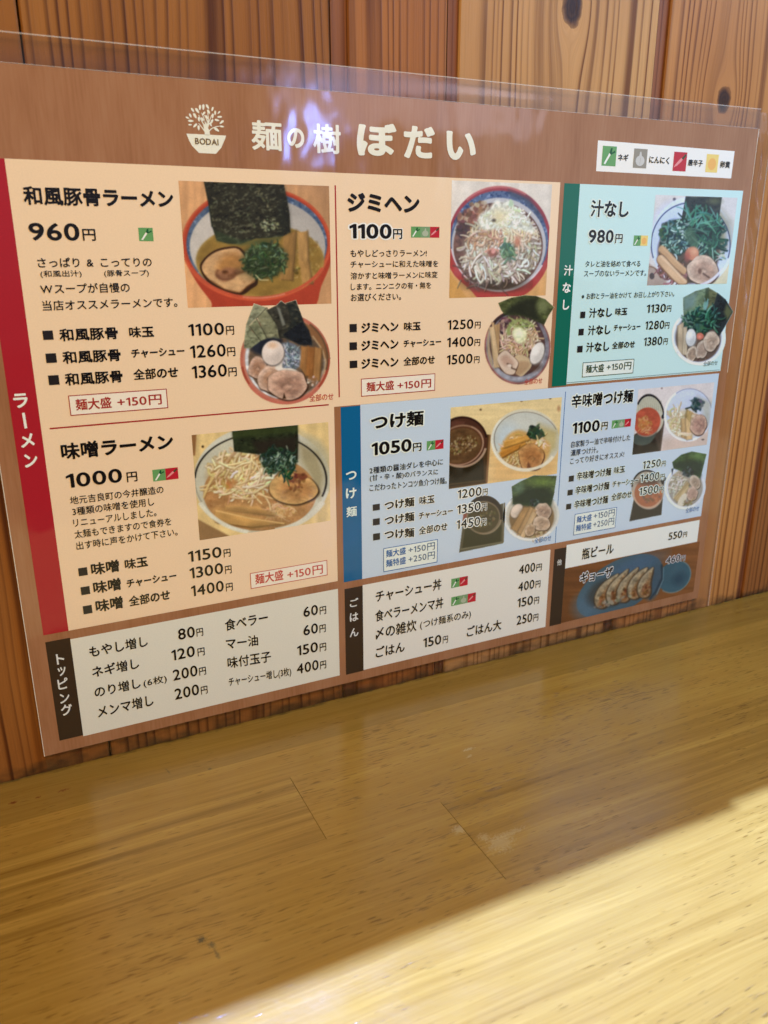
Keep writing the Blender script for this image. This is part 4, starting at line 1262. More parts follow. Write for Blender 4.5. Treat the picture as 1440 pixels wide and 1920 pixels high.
for a_, b_ in (((420, 195), (290, 335)), ((290, 340), (430, 600)), ((190, 440), (345, 640)), ((430, 190), (560, 430)), ((690, 130), (770, 380))):
    p.line([a_, b_], 10, (50, 48, 34), a=0.8)
p.poly([(340, 650), (520, 590), (640, 620), (600, 700), (400, 800), (310, 780)], (36, 38, 44), soft=30, a=0.85)
p.egg(510, 800, 148, 166, (232, 206, 182), 10)
p.ell(505, 700, 60, 40, (230, 178, 130), soft=50, a=0.8)
p.bamboo([(900, 715), (880, 1000), (960, 1120), (980, 720)], (176, 118, 62))
p.bamboo([(985, 720), (960, 1100), (1060, 1160), (1080, 730)], (166, 104, 50))
p.bamboo([(1085, 730), (1060, 1180), (1140, 1180), (1170, 740)], (184, 128, 70))
p.dots(30, 1040, 1180, 70, 60, 18, [(236, 214, 190), (150, 100, 60)], a=0.7)
p.ring(675, 885, 590, 592, 40, (204, 106, 80), a0=215, a1=320, soft=14)
p.build(ramen, 4)

# --- bean sprout ramen, large picture
v = View(830, 340, 6.545)
p = Pic(v, [(100, 10), (1335, 20), (1255, 1395), (75, 1438)], bg=(228, 208, 182))
ALL = np.ones(len(p.X))
p.poly([(60, 960), (300, 1150), (1300, 1000), (1300, 1500), (60, 1500)], (222, 160, 92), soft=120)
p.poly([(60, 1060), (330, 1500), (60, 1500)], (214, 152, 76), soft=30)
p.fade(ALL, lambda x, y: p.vnoise(60, 500, 4), 0.12)
p.blob([(80, 700), (90, 1080), (330, 1330), (480, 1450), (900, 1430), (1130, 1280), (1290, 1000), (1310, 600)], (184, 66, 56))
p.ell(690, 715, 628, 655, (160, 56, 62))
p.ring(690, 715, 618, 645, 26, (206, 110, 100), a0=60, a1=130, a=0.8)
m = p.ell(685, 735, 600, 618, (86, 100, 128))
p.grain(m, 30, 26, 0.8, (150, 164, 190), seed=3, thr=0.62)
p.grain(m, 34, 30, 0.8, (34, 50, 92), seed=7, thr=0.58)
p.poly([(800, 100), (1060, 200), (1230, 450), (1200, 480), (1000, 260), (800, 170)], (66, 70, 84), soft=50, a=0.7)
m = p.ell(680, 775, 578, 572, (190, 180, 172))
p.ring(690, 715, 618, 640, 26, (178, 66, 62), a0=190, a1=335, soft=8)
p.ring(690, 725, 596, 620, 20, (222, 200, 190), a0=190, a1=330, soft=8)
m = p.ell(672, 795, 548, 535, (118, 78, 62))
p.grain(m, 90, 70, 0.3, seed=5); p.grain(m, 40, 30, 0.5, (78, 50, 40), seed=6, thr=0.55); p.grain(m, 26, 20, 0.4, (160, 118, 98), seed=8, thr=0.66)
p.ell(650, 1260, 360, 90, (66, 54, 36), soft=90, a=0.8)
p.strands(90, 600, 1150, 440, 150, 120, 16, [(158, 124, 98), (130, 96, 74), (110, 84, 66)], curve=0.9, a=0.7, dark=(60, 42, 32))
p.ell(320, 480, 150, 120, (92, 56, 42), soft=40)
p.dots(80, 330, 440, 140, 100, 28, [(176, 112, 82), (140, 84, 60), (110, 64, 48), (206, 160, 130)], a=0.8)
p.dots(50, 450, 310, 120, 60, 26, [(196, 164, 130), (150, 100, 70), (120, 74, 54)], a=0.8)
p.dots(50, 270, 610, 110, 90, 26, [(66, 44, 40), (90, 60, 50)], a=0.8)
SPR = [(214, 196, 168), (228, 214, 188), (198, 178, 148), (236, 224, 202), (184, 162, 132)]
p.blob([(250, 740), (420, 560), (640, 480), (900, 480), (1100, 590), (1150, 780), (1060, 960), (960, 1120), (760, 1180), (480, 1120), (300, 960)], (150, 124, 98), soft=60, a=0.95)
p.within(680, 790, 520, 520)
for cx_, cy_, rx_, ry_, an_, cnt in ((380, 860, 150, 150, 60, 60), (520, 1020, 200, 110, 30, 60), (760, 1080, 230, 100, 0, 60), (960, 980, 170, 130, -50, 60), (1040, 760, 110, 190, 80, 60), (860, 620, 220, 120, 30, 60), (520, 620, 170, 130, -40, 50), (660, 820, 260, 160, 20, 80)):
    p.strands(cnt, cx_, cy_, rx_, ry_, 210, 26, SPR, ang=an_, spread=50, curve=0.9, dark=(112, 88, 66), edge=0.9)
p.strands(70, 560, 680, 230, 130, 130, 20, [(206, 158, 118), (192, 134, 96), (222, 178, 138), (228, 200, 160)], curve=0.9, dark=(128, 84, 58))
p.strands(50, 900, 600, 190, 110, 160, 20, [(232, 206, 158), (222, 186, 136), (238, 222, 188)], ang=50, spread=40, curve=0.8, dark=(150, 112, 74))
p.clip = None
m = p.blob([(430, 520), (440, 420), (560, 340), (620, 260), (670, 235), (720, 262), (790, 240), (860, 300), (900, 380), (990, 420), (1090, 540), (1100, 640), (960, 600), (800, 570), (640, 580), (520, 600)], (222, 214, 186), soft=40)
p.grain(m, 40, 34, 0.30, seed=31)
p.strands(120, 760, 440, 280, 150, 60, 18, [(240, 234, 212), (226, 218, 190), (208, 198, 164), (248, 244, 228)], curve=1.0, dark=(184, 170, 130))
p.ell(690, 430, 90, 80, (232, 206, 146), soft=130, a=0.8)
p.ell(620, 480, 26, 20, (96, 80, 60), soft=20)
p.blob([(820, 220), (860, 260), (840, 310), (800, 300)], (190, 204, 160), soft=20)
p.strands(34, 780, 850, 90, 90, 90, 26, [(110, 140, 96), (84, 120, 80), (140, 168, 124)], curve=0.9, dark=(70, 84, 52))
p.ell(905, 740, 36, 60, (196, 112, 78), 15, soft=40, a=0.8); p.ell(600, 880, 60, 46, (150, 78, 60), soft=40, a=0.85)
p.ring(600, 890, 90, 60, 16, (226, 150, 120), a0=20, a1=170, soft=14); p.ell(612, 860, 26, 26, (226, 150, 130), soft=16)
p.build(ramen, 3)

# --- the same with everything on it
v = View(900, 540, 9.6)
p = Pic(v, [(60, 110), (1320, 110), (1320, 1740), (60, 1740)], cut=CREAM); p.ground = CREAM
p.ell(662, 1060, 595, 672, (176, 128, 110), -4)
p.ring(662, 1060, 580, 655, 22, (150, 86, 74), -4)
p.ell(665, 1055, 565, 640, (128, 118, 118), -4)
p.ring(660, 1070, 520, 570, 66, (160, 152, 150), -4, a0=215, a1=330, soft=20)
p.ell(660, 1030, 500, 560, (92, 62, 54), -4)
p.ring(662, 1060, 560, 640, 50, (56, 40, 36), -4, a0=95, a1=150, soft=16)
ALL = p.A.copy()
p.grain(ALL, 80, 70, 0.2, seed=3)
p.ell(900, 720, 160, 200, (84, 56, 60), soft=60); p.ell(460, 680, 150, 140, (74, 50, 48), soft=50)
p.dots(70, 450, 690, 120, 150, 36, [(96, 58, 62), (60, 40, 40), (150, 110, 96), (190, 150, 124)], a=0.8)
p.within(660, 1030, 500, 560, -4)
p.strands(130, 720, 900, 300, 260, 190, 26, [(228, 200, 152), (206, 172, 120), (240, 220, 178), (190, 150, 104)], curve=0.7, dark=(130, 96, 62))
p.strands(50, 470, 960, 110, 150, 170, 26, [(206, 164, 130), (226, 190, 156)], curve=0.6, dark=(110, 70, 52))
p.ring(720, 770, 220, 190, 60, (150, 152, 84), a0=20, a1=200, soft=30)
p.strands(40, 730, 660, 170, 90, 150, 22, [(150, 156, 84), (190, 190, 120), (120, 124, 60)], curve=0.9)
m = p.blob([(570, 800), (640, 710), (740, 720), (820, 800), (810, 920), (720, 990), (620, 950)], (226, 216, 156), soft=40); p.grain(m, 50, 40, 0.2, seed=9); p.ell(690, 820, 70, 70, (244, 238, 190), soft=90, a=0.8)
p.strands(40, 700, 1080, 170, 60, 130, 24, [(206, 150, 116), (226, 182, 140), (196, 180, 110)], curve=0.8, dark=(120, 84, 50))
p.bamboo([(190, 600), (240, 620), (330, 1150), (280, 1230)], (206, 160, 108))
p.bamboo([(245, 660), (340, 640), (325, 1100), (300, 1190)], (196, 150, 96))
p.bamboo([(150, 700), (235, 690), (340, 1420), (240, 1440)], (224, 184, 130))
p.blob([(150, 720), (120, 900), (130, 1200), (210, 1420), (220, 1380), (160, 1050)], (180, 150, 110), soft=20)
p.blob([(640, 1210), (800, 1220), (915, 1340), (900, 1430), (840, 1500), (720, 1590), (600, 1480), (600, 1300)], (206, 172, 124))
p.blob([(680, 1330), (840, 1320), (880, 1400), (720, 1560), (620, 1520)], (176, 134, 92), soft=50, a=0.8)
p.blob([(310, 1240), (430, 1110), (540, 1180), (680, 1330), (650, 1470), (590, 1560), (440, 1540), (330, 1400)], (112, 78, 56))
m = p.blob([(300, 1250), (430, 1120), (530, 1180), (670, 1330), (640, 1450), (590, 1550), (450, 1530), (340, 1390)], (220, 186, 152))
p.blob([(360, 1270), (470, 1200), (600, 1340), (560, 1400), (430, 1400)], (186, 142, 112), soft=70, a=0.8)
p.line([(480, 1360), (550, 1380), (560, 1440), (640, 1470)], 26, (90, 62, 44), soft=22, a=0.9); p.ell(520, 1395, 40, 30, (226, 196, 166), soft=24)
p.egg(1015, 1170, 112, 205, (232, 214, 190), 22)
p.ell(1000, 1440, 120, 60, (90, 62, 44), -30, soft=60, a=0.6)
N_ = [(315, 270), (560, 170), (800, 128), (1000, 145), (1160, 200), (1320, 345), (1230, 480), (1140, 660), (1030, 610), (880, 540), (700, 490), (440, 490), (370, 400)]
p.nori(N_, (78, 80, 40), (130, 132, 70), sx=18, amp=0.45, seed=4)
p.poly([(560, 300), (820, 180), (1000, 170), (1010, 420), (1140, 660), (1000, 600), (700, 490), (440, 480), (480, 400)], (40, 40, 26), soft=110, a=0.85)
p.ell(1120, 330, 110, 110, (136, 136, 82), soft=110, a=0.7)
p.build(ramen, 4)

# --- miso ramen
v = View(350, 785, 5.236)
p = Pic(v, [(42, 138), (1385, 50), (1410, 1005), (125, 1182)], bg=(232, 192, 120))
ALL = np.ones(len(p.X))
p.fade(ALL, lambda x, y: p.vnoise(50, 500, 2), 0.16)
p.poly([(40, 130), (95, 130), (80, 360), (60, 360)], (150, 100, 56), soft=14)
p.ell(155, 272, 12, 12, (60, 40, 20))
p.poly([(100, 980), (420, 1150), (300, 1240), (100, 1240)], (152, 110, 66), soft=16)
p.ell(735, 595, 670, 530, (216, 202, 170))
p.ell(735, 590, 660, 505, (214, 204, 174))
p.poly([(1080, 100), (1300, 210), (1400, 350), (1400, 700), (1330, 640), (1250, 330)], (186, 172, 132), soft=70, a=0.8)
m = p.ell(725, 600, 645, 470, (206, 194, 160))
p.poly([(1090, 220), (1280, 330), (1350, 560), (1300, 780), (1200, 560), (1120, 420)], (164, 144, 98), soft=80, a=0.85)
p.ring(722, 600, 645, 455, 13, (44, 38, 30), a0=-15, a1=178, soft=7)
p.ring(722, 600, 645, 480, 7, (120, 108, 80), a0=178, a1=260, soft=8, a=0.7)
m = p.ell(715, 725, 555, 372, (184, 128, 72))
p.grain(m, 120, 70, 0.16, seed=5); p.grain(m, 22, 16, 0.45, (214, 160, 96), seed=6, thr=0.62); p.grain(m, 26, 20, 0.4, (150, 94, 48), seed=9, thr=0.62)
p.dots(60, 900, 900, 160, 90, 13, [(226, 176, 110), (200, 146, 84)], a=0.7)
p.strands(26, 910, 890, 110, 80, 150, 13, [(222, 180, 122), (206, 160, 100)], curve=1.2, a=0.8)
p.within(722, 640, 600, 420)
SP = [(232, 204, 148), (218, 184, 124), (240, 218, 170), (206, 166, 100)]
p.ell(490, 560, 290, 200, (190, 140, 76), soft=60, a=0.8)
p.strands(120, 470, 560, 260, 200, 190, 22, SP, curve=0.7, dark=(150, 104, 54))
p.strands(40, 620, 520, 110, 170, 190, 20, [(244, 216, 150), (236, 200, 130)], ang=100, spread=40, curve=0.8, dark=(166, 116, 60))
p.strands(30, 700, 620, 90, 60, 190, 20, [(244, 228, 190), (232, 208, 160)], ang=-15, spread=18, curve=0.4, dark=(160, 118, 70))
p.strands(30, 470, 700, 220, 70, 240, 18, [(238, 214, 166), (226, 196, 140)], ang=-8, spread=30, curve=0.6, dark=(160, 112, 62))
p.dots(20, 420, 640, 70, 50, 24, [(190, 124, 60), (206, 140, 72)], a=0.6)
p.clip = None
N_ = [(442, 110), (1086, 60), (1090, 220), (1086, 420), (900, 430), (720, 350), (462, 320)]
p.nori(N_, (44, 50, 30), (74, 82, 48), sx=18, amp=0.45, seed=4)
p.poly([(442, 110), (1086, 60), (1088, 130), (446, 190)], (66, 76, 34), soft=40, a=0.6)
p.poly([(640, 220), (1080, 170), (1080, 380), (700, 350)], (48, 38, 30), soft=60, a=0.8)
p.ell(900, 410, 160, 120, (34, 56, 38), soft=60, a=0.9)
p.strands(130, 900, 410, 165, 120, 70, 15, [(44, 70, 48), (64, 92, 66), (30, 50, 34), (110, 136, 108), (158, 174, 144)], curve=1.0, a=0.85, dark=(22, 34, 24))
p.pork(1045, 690, 236, 152, (220, 168, 98), (188, 126, 68), (66, 40, 20), 4)
p.dots(26, 1080, 580, 90, 40, 22, [(120, 66, 40), (140, 82, 50), (100, 52, 34)], a=0.7)
p.dots(16, 1080, 680, 90, 40, 14, [(150, 92, 50), (120, 70, 36)], a=0.7)
p.strands(14, 970, 560, 50, 40, 60, 16, [(40, 80, 50), (20, 50, 34)], curve=0.8)
p.bamboo([(390, 850), (700, 860), (860, 950), (360, 890)], (206, 152, 84))
p.poly([(280, 895), (560, 950), (960, 1030), (860, 1040), (640, 1075), (520, 1060), (300, 1030), (250, 985)], (140, 92, 42), soft=12)
p.bamboo([(285, 895), (700, 985), (960, 1025), (640, 1060), (270, 1010), (250, 975)], (212, 156, 82))
p.line([(285, 900), (620, 975), (950, 1025)], 14, (230, 180, 106), a=0.9)
p.ring(735, 600, 668, 520, 36, (226, 214, 182), a0=200, a1=255, soft=10); p.ring(735, 600, 660, 500, 40, (222, 208, 176), a0=285, a1=340, soft=12)
p.build(ramen, 3)

# --- noodles without soup, large picture
v = View(1205, 350, 7.579)
p = Pic(v, [(170, 120), (1340, 155), (1180, 1370), (50, 1410)], bg=(220, 206, 190))
ALL = np.ones(len(p.X))
p.poly([(950, 1100), (1300, 900), (1300, 1500), (900, 1500)], (224, 206, 160), soft=100)
p.poly([(40, 1050), (300, 1300), (420, 1500), (0, 1500)], (178, 150, 128), soft=30)
p.ell(438, 180, 22, 22, (90, 80, 84)); p.ell(120, 1270, 36, 46, (82, 66, 60))
p.ell(690, 790, 590, 650, (222, 224, 232))
p.poly([(1000, 200), (1250, 480), (1290, 800), (1150, 900), (1050, 500)], (170, 160, 134), soft=110, a=0.9)
m = p.ell(670, 820, 560, 590, (206, 212, 232))
p.ell(330, 620, 220, 360, (196, 204, 232), 20, soft=160, a=0.8)
p.poly([(1080, 400), (1180, 600), (1200, 860), (1050, 1000), (980, 600)], (158, 146, 104), soft=110, a=0.9)
p.ring(670, 822, 560, 592, 15, (62, 70, 92), a0=-20, a1=200, soft=8)
p.ring(690, 800, 585, 620, 30, (240, 236, 238), a0=215, a1=300, soft=12)
p.ell(640, 930, 440, 450, (92, 72, 54), soft=40)
p.strands(70, 420, 1200, 260, 130, 130, 22, [(120, 70, 60), (160, 104, 90), (90, 52, 44)], curve=0.8)
p.poly([(600, 140), (1112, 150), (1080, 380), (1050, 520), (540, 480)], (44, 48, 46))
p.nori([(600, 140), (1112, 150), (1080, 380), (1050, 540), (536, 480)], (46, 50, 46), (88, 92, 58), sx=20, amp=0.5, seed=3)
p.ell(1010, 210, 90, 40, (120, 118, 70), soft=60, a=0.6)
p.ell(800, 640, 300, 240, (34, 70, 58), soft=70); p.ell(460, 700, 220, 230, (50, 72, 56), soft=60)
p.within(670, 800, 540, 600)
p.strands(150, 830, 600, 300, 250, 210, 26, TEALS, curve=0.9, dark=(16, 40, 36))
p.strands(26, 820, 480, 260, 110, 240, 20, [(90, 150, 124), (60, 130, 100)], ang=-60, spread=50, curve=0.5)
p.strands(30, 960, 780, 130, 160, 210, 24, TEALS + [(130, 170, 140)], ang=100, spread=50, curve=0.7, dark=(16, 44, 38))
p.dots(70, 360, 680, 120, 170, 36, [(60, 78, 56), (90, 100, 66), (40, 60, 48), (120, 130, 96)], a=0.8)
p.strands(120, 480, 740, 190, 250, 90, 26, [(46, 88, 72), (150, 180, 160), (28, 62, 54), (100, 140, 120), (190, 206, 190)], curve=0.9, dark=(20, 40, 36))
p.blob([(590, 620), (690, 600), (780, 800), (700, 860), (600, 760)], (74, 104, 74), soft=40, a=0.8)
p.ell(690, 950, 96, 96, (206, 126, 88), soft=24); p.ell(720, 920, 50, 50, (226, 158, 114), soft=70); p.ell(620, 1000, 40, 70, (170, 80, 64), soft=40, a=0.7)
p.blob([(215, 880), (250, 840), (310, 860), (480, 1050), (605, 1160), (610, 1210), (560, 1245), (440, 1150), (300, 990), (225, 930)], (206, 156, 104), soft=18)
p.line([(270, 862), (470, 1060), (596, 1180)], 20, (224, 178, 128), soft=24, a=0.7); p.line([(230, 930), (440, 1150), (560, 1245)], 16, (140, 96, 58), soft=20, a=0.8)

p.blob([(190, 1010), (240, 965), (300, 990), (440, 1150), (560, 1280), (625, 1330), (610, 1395), (500, 1395), (340, 1250), (200, 1090)], (120, 84, 54), soft=20)
m = p.blob([(200, 1005), (245, 972), (296, 996), (440, 1158), (560, 1286), (615, 1335), (600, 1380), (500, 1380), (350, 1240), (208, 1080)], (220, 172, 122), soft=16)
p.grain(m, 160, 30, 0.10, rot=45, seed=5); p.line([(250, 985), (420, 1160), (600, 1340)], 22, (236, 196, 150), soft=24, a=0.7)
p.line([(205, 1080), (330, 1230), (440, 1375), (600, 1392)], 16, (150, 100, 56), a=0.7)
p.pork(840, 1180, 215, 205, (222, 186, 152), (186, 142, 112), (90, 62, 46), -10)
p.line([(850, 1235), (930, 1290)], 22, (96, 66, 50), soft=20); p.ell(800, 1200, 24, 40, (120, 80, 58), soft=20)
p.ring(660, 830, 560, 590, 34, (226, 216, 224), a0=285, a1=325, soft=14)
p.strands(10, 1100, 1000, 70, 40, 80, 16, [(206, 200, 170)], curve=0.5)
p.build(green, 3)

# --- the same with everything on it
GR = (202, 222, 204)
v = View(1250, 530, 10.286)
p = Pic(v, [(70, 80), (1280, 80), (1280, 1600), (70, 1600)], cut=GR); p.ground = GR
p.ell(600, 1050, 520, 540, (226, 226, 230), -8)
p.ring(600, 1050, 500, 520, 40, (246, 244, 246), -8, a0=140, a1=280, soft=14)
p.ell(590, 1060, 450, 465, (150, 140, 134), -8, soft=30)
p.ell(590, 1080, 425, 440, (104, 82, 66), -8, soft=30)
p.within(590, 1080, 425, 440, -8)
p.strands(40, 480, 1380, 260, 110, 130, 24, [(130, 100, 76), (96, 70, 52)], curve=0.7)
p.clip = None
p.nori([(300, 290), (540, 160), (790, 90), (800, 400), (700, 640), (310, 640)], (110, 126, 90), (140, 152, 104), sx=24, amp=0.4, seed=1)
p.poly([(310, 290), (560, 200), (520, 440), (310, 560)], (120, 142, 130), soft=90, a=0.8)
p.nori([(790, 95), (960, 195), (900, 420), (800, 600), (690, 380)], (100, 100, 64), (130, 128, 86), sx=24, amp=0.4, seed=2)
p.poly([(740, 110), (800, 95), (800, 400), (700, 380)], (56, 70, 42), soft=30, a=0.8)
p.nori([(960, 190), (1120, 320), (1265, 560), (1100, 860), (990, 1040), (900, 900), (800, 560), (900, 400)], (40, 46, 44), (70, 72, 62), sx=24, amp=0.3, seed=3)
p.poly([(1140, 420), (1260, 560), (1150, 720), (1090, 560)], (112, 112, 66), soft=60, a=0.8)
p.ell(600, 740, 290, 210, (30, 58, 48), soft=70)
p.strands(120, 700, 720, 260, 170, 190, 30, TEALS, curve=0.9, dark=(14, 38, 32))
p.strands(70, 430, 730, 130, 130, 100, 30, [(60, 92, 70), (110, 140, 110), (34, 60, 50)], curve=0.9, dark=(16, 34, 30))
p.strands(10, 740, 500, 60, 60, 190, 18, [(120, 160, 140)], ang=-80, spread=14, curve=0.2)
p.dots(20, 620, 860, 60, 60, 34, [(60, 100, 80), (44, 80, 64)], a=0.8)
p.ell(625, 1030, 72, 66, (216, 116, 86), soft=24); p.ell(620, 1040, 28, 26, (236, 140, 116), soft=24)
p.bamboo([(190, 830), (300, 770), (300, 1390), (200, 1350)], (206, 178, 138))
p.bamboo([(300, 860), (370, 850), (370, 1400), (290, 1380)], (216, 190, 150))
p.egg(450, 1055, 98, 168, (222, 214, 198), 4)
p.pork(470, 1370, 100, 150, (214, 188, 154), (160, 128, 100), (90, 66, 50), 20, swirl=False)
p.pork(660, 1290, 115, 190, (206, 180, 150), (164, 134, 108), (84, 62, 48), 20, swirl=False)
p.pork(840, 1130, 150, 200, (210, 182, 150), (168, 138, 110), (84, 62, 48), 10)
p.ring(600, 1060, 470, 490, 40, (238, 228, 226), -8, a0=200, a1=300, soft=16)
p.build(green, 4)

# --- dipping noodles, large picture
v = View(830, 740, 6.4)
p = Pic(v, [(95, 160), (1420, 20), (1365, 960), (60, 1115)], bg=(236, 200, 132))
ALL = np.ones(len(p.X))
p.poly([(560, 700), (1400, 500), (1400, 1100), (520, 1100)], (232, 178, 104), soft=220)
p.fade(ALL, lambda x, y: p.vnoise(260, 26, 2), 0.08)
for a_ in ((448, 178), (938, 72), (1282, 42)): p.ell(*a_, 14, 12, (110, 80, 50))
p.ell(1385, 165, 20, 36, (190, 140, 90), soft=20)
p.poly([(500, 470), (565, 480), (525, 1060), (60, 1130), (60, 640)], (78, 52, 26))
m = p.poly([(40, 760), (480, 760), (490, 1030), (50, 1100)], (44, 34, 16), soft=20)
p.line([(558, 490), (520, 1040)], 24, (136, 92, 52)); p.line([(60, 1075), (500, 1022)], 14, (96, 72, 40), a=0.8)
p.ell(230, 560, 300, 298, (82, 46, 30), -18)
p.ring(230, 560, 290, 290, 26, (54, 28, 20), -18, a0=10, a1=140, soft=8)
p.ring(225, 590, 292, 268, 26, (178, 140, 106), -18, a0=195, a1=350, soft=8)
p.poly([(80, 330), (150, 310), (260, 320), (250, 360), (110, 400)], (106, 62, 44), soft=20, a=0.7)
p.ell(205, 600, 285, 235, (150, 108, 76), -22)
p.ell(205, 605, 270, 220, (96, 56, 32), -22)
m = p.ell(200, 610, 258, 205, (104, 70, 38), -22)
p.grain(m, 60, 40, 0.2, seed=2)
p.dots(160, 240, 600, 170, 110, 13, [(150, 120, 70), (120, 86, 44), (176, 148, 96), (84, 56, 26)], a=0.8, rot=-22)
p.ring(205, 605, 280, 230, 14, (186, 140, 104), -22, a0=200, a1=60, soft=8, a=0.8)
p.ell(985, 545, 410, 375, (222, 204, 166))
p.ring(985, 545, 400, 362, 24, (238, 222, 186), a0=140, a1=280, soft=10)
m = p.ell(1000, 540, 395, 335, (206, 198, 172), 8)
p.poly([(1150, 350), (1380, 430), (1360, 640), (1250, 740), (1150, 560)], (198, 168, 96), soft=90, a=0.8)
p.ell(780, 520, 150, 180, (190, 200, 196), soft=120, a=0.6)
p.ring(1000, 545, 390, 338, 6, (112, 96, 74), 8, a0=20, a1=200, soft=7)
p.blob([(680, 680), (760, 500), (900, 420), (1050, 470), (1180, 520), (1280, 600), (1240, 780), (1100, 880), (880, 890), (730, 800)], (214, 160, 84), soft=40)
p.within(1000, 560, 385, 325, 8)
p.strands(90, 960, 640, 270, 190, 90, 15, [(232, 186, 112), (206, 150, 70), (240, 204, 140)], curve=1.0, dark=(150, 96, 40))
p.strands(70, 830, 800, 110, 80, 90, 14, [(226, 178, 104), (200, 148, 80), (240, 208, 150)], curve=1.2, dark=(110, 66, 28))
p.bamboo([(690, 640), (960, 530), (1000, 590), (740, 730)], (222, 150, 58))
p.bamboo([(740, 560), (1020, 480), (1040, 540), (720, 640)], (228, 160, 66))
p.bamboo([(680, 690), (920, 590), (900, 650), (700, 760)], (206, 132, 46))
p.dots(70, 1100, 445, 80, 80, 28, [(54, 66, 44), (36, 46, 34), (76, 88, 60)], a=0.9); p.dots(16, 1180, 480, 40, 30, 14, [(60, 74, 50)], a=0.9)
p.strands(14, 1180, 560, 70, 50, 70, 16, [(236, 214, 160), (220, 190, 130)], curve=0.8)
p.pork(1055, 745, 152, 152, (206, 144, 78), (186, 116, 58), (96, 46, 26), 0)
p.poly([(1000, 880), (1020, 800), (1060, 880)], (110, 56, 28), soft=20, a=0.9)
p.ring(985, 545, 392, 352, 34, (236, 216, 176), a0=215, a1=330, soft=10)
p.build(blue, 3)

# --- the same with everything on it: the dip bowl on its tray, and the noodle bowl
BL = (200, 206, 204)
p = Pic(v, [(190, 1190), (760, 1190), (760, 1900), (190, 1900)], cut=BL); p.ground = BL
p.poly([(250, 1420), (720, 1300), (715, 1780), (190, 1890)], (92, 82, 56))
p.poly([(262, 1600), (700, 1560), (690, 1760), (225, 1850)], (62, 58, 34), soft=14)
p.line([(212, 1850), (715, 1765)], 16, (124, 112, 80)); p.line([(735, 1300), (718, 1760)], 16, (110, 96, 66))
p.poly([(240, 1430), (330, 1400), (330, 1500), (230, 1520)], (150, 80, 60), soft=16)
p.ell(500, 1430, 215, 225, (58, 48, 36), -14)
p.ring(490, 1460, 205, 205, 20, (150, 128, 92), -20, a0=180, a1=350, soft=8)
p.ell(480, 1470, 205, 195, (140, 116, 84), -25)
p.ell(482, 1470, 190, 180, (82, 70, 42), -25)
p.dots(110, 510, 1480, 130, 100, 13, [(112, 96, 58), (90, 76, 44), (136, 120, 80), (64, 54, 32)], a=0.8, rot=-25)
p.build(blue, 4)
p = Pic(v, [(710, 950), (1400, 950), (1400, 1770), (710, 1770)], cut=BL); p.ground = BL
p.ell(1055, 1450, 338, 300, (222, 212, 190), -12)
p.ring(1055, 1450, 325, 288, 14, (240, 232, 214), -12, a0=120, a1=300, soft=8)
p.ell(1060, 1445, 305, 270, (200, 186, 158), -12)
p.ell(1060, 1470, 270, 245, (136, 104, 66), -12, soft=20)
p.strands(40, 1080, 1640, 160, 60, 80, 14, [(206, 176, 126), (180, 146, 100)], curve=0.9)
p.nori([(820, 1100), (940, 1030), (1090, 965), (1360, 970), (1330, 1180), (1290, 1330), (1100, 1340), (900, 1320), (835, 1310)], (74, 88, 52), (120, 134, 66), sx=18, amp=0.5, seed=2)
p.poly([(830, 1240), (1000, 1120), (1200, 1100), (1330, 1180), (1280, 1340), (840, 1310)], (34, 46, 36), soft=70, a=0.85)
p.ell(1180, 1040, 130, 50, (118, 140, 56), soft=80, a=0.7); p.ell(900, 1110, 70, 60, (100, 124, 100), soft=80, a=0.6)
p.dots(40, 1090, 1290, 60, 40, 14, [(46, 58, 50), (90, 100, 92), (30, 40, 34)], a=0.9)
p.pork(1200, 1390, 90, 110, (206, 174, 142), (166, 128, 100), (84, 56, 40), -40)
p.egg(880, 1390, 62, 92, (226, 196, 164), 35)
p.bamboo([(960, 1350), (1040, 1350), (880, 1640), (810, 1600)], (190, 142, 86))
p.bamboo([(1040, 1340), (1110, 1380), (960, 1690), (890, 1650)], (202, 156, 100))
p.bamboo([(1070, 1400), (1120, 1420), (960, 1720), (920, 1690)], (222, 180, 126))
p.pork(1180, 1540, 105, 90, (214, 180, 144), (186, 148, 112), (96, 66, 46), 10)
p.pork(1040, 1620, 60, 80, (206, 170, 130), (176, 136, 96), (90, 62, 40), 20, swirl=False)
p.ring(1055, 1450, 320, 282, 22, (236, 226, 206), -12, a0=200, a1=320, soft=8)
p.build(blue, 4)

# --- spicy miso dipping noodles, large picture
v = View(1170, 710, 6.983)
p = Pic(v, [(185, 165), (1165, 20), (1085, 855), (90, 1000)], bg=(226, 206, 188))
ALL = np.ones(len(p.X))
p.poly([(480, 780), (1200, 640), (1200, 1000), (460, 1000)], (216, 184, 158), soft=120)
p.ell(485, 124, 13, 11, (140, 116, 110)); p.ell(1022, 795, 18, 10, (90, 76, 66))
p.poly([(500, 470), (520, 560), (470, 950), (80, 1010), (110, 740)], (82, 66, 52))
p.poly([(100, 800), (400, 780), (440, 930), (90, 1000)], (54, 44, 34), soft=30)
p.line([(500, 560), (465, 930)], 12, (110, 88, 70))
p.ell(330, 470, 182, 262, (196, 184, 152), -6)
for k in range(12): p.line([(190 + k * 26, 240 + abs(k - 5) * 8), (180 + k * 26, 420)], 9, (150, 140, 104), a=0.6, soft=10)
p.ring(330, 470, 178, 258, 20, (40, 36, 36), -6, a0=0, a1=140, soft=8)
p.blob([(130, 740), (300, 730), (450, 560), (420, 700), (330, 840), (200, 870), (110, 830)], (84, 88, 74), soft=14)
p.ell(505, 490, 22, 34, (40, 36, 36), 20)
m = p.ell(290, 560, 172, 190, (190, 84, 56), 30)
p.grain(m, 60, 40, 0.14, seed=4)
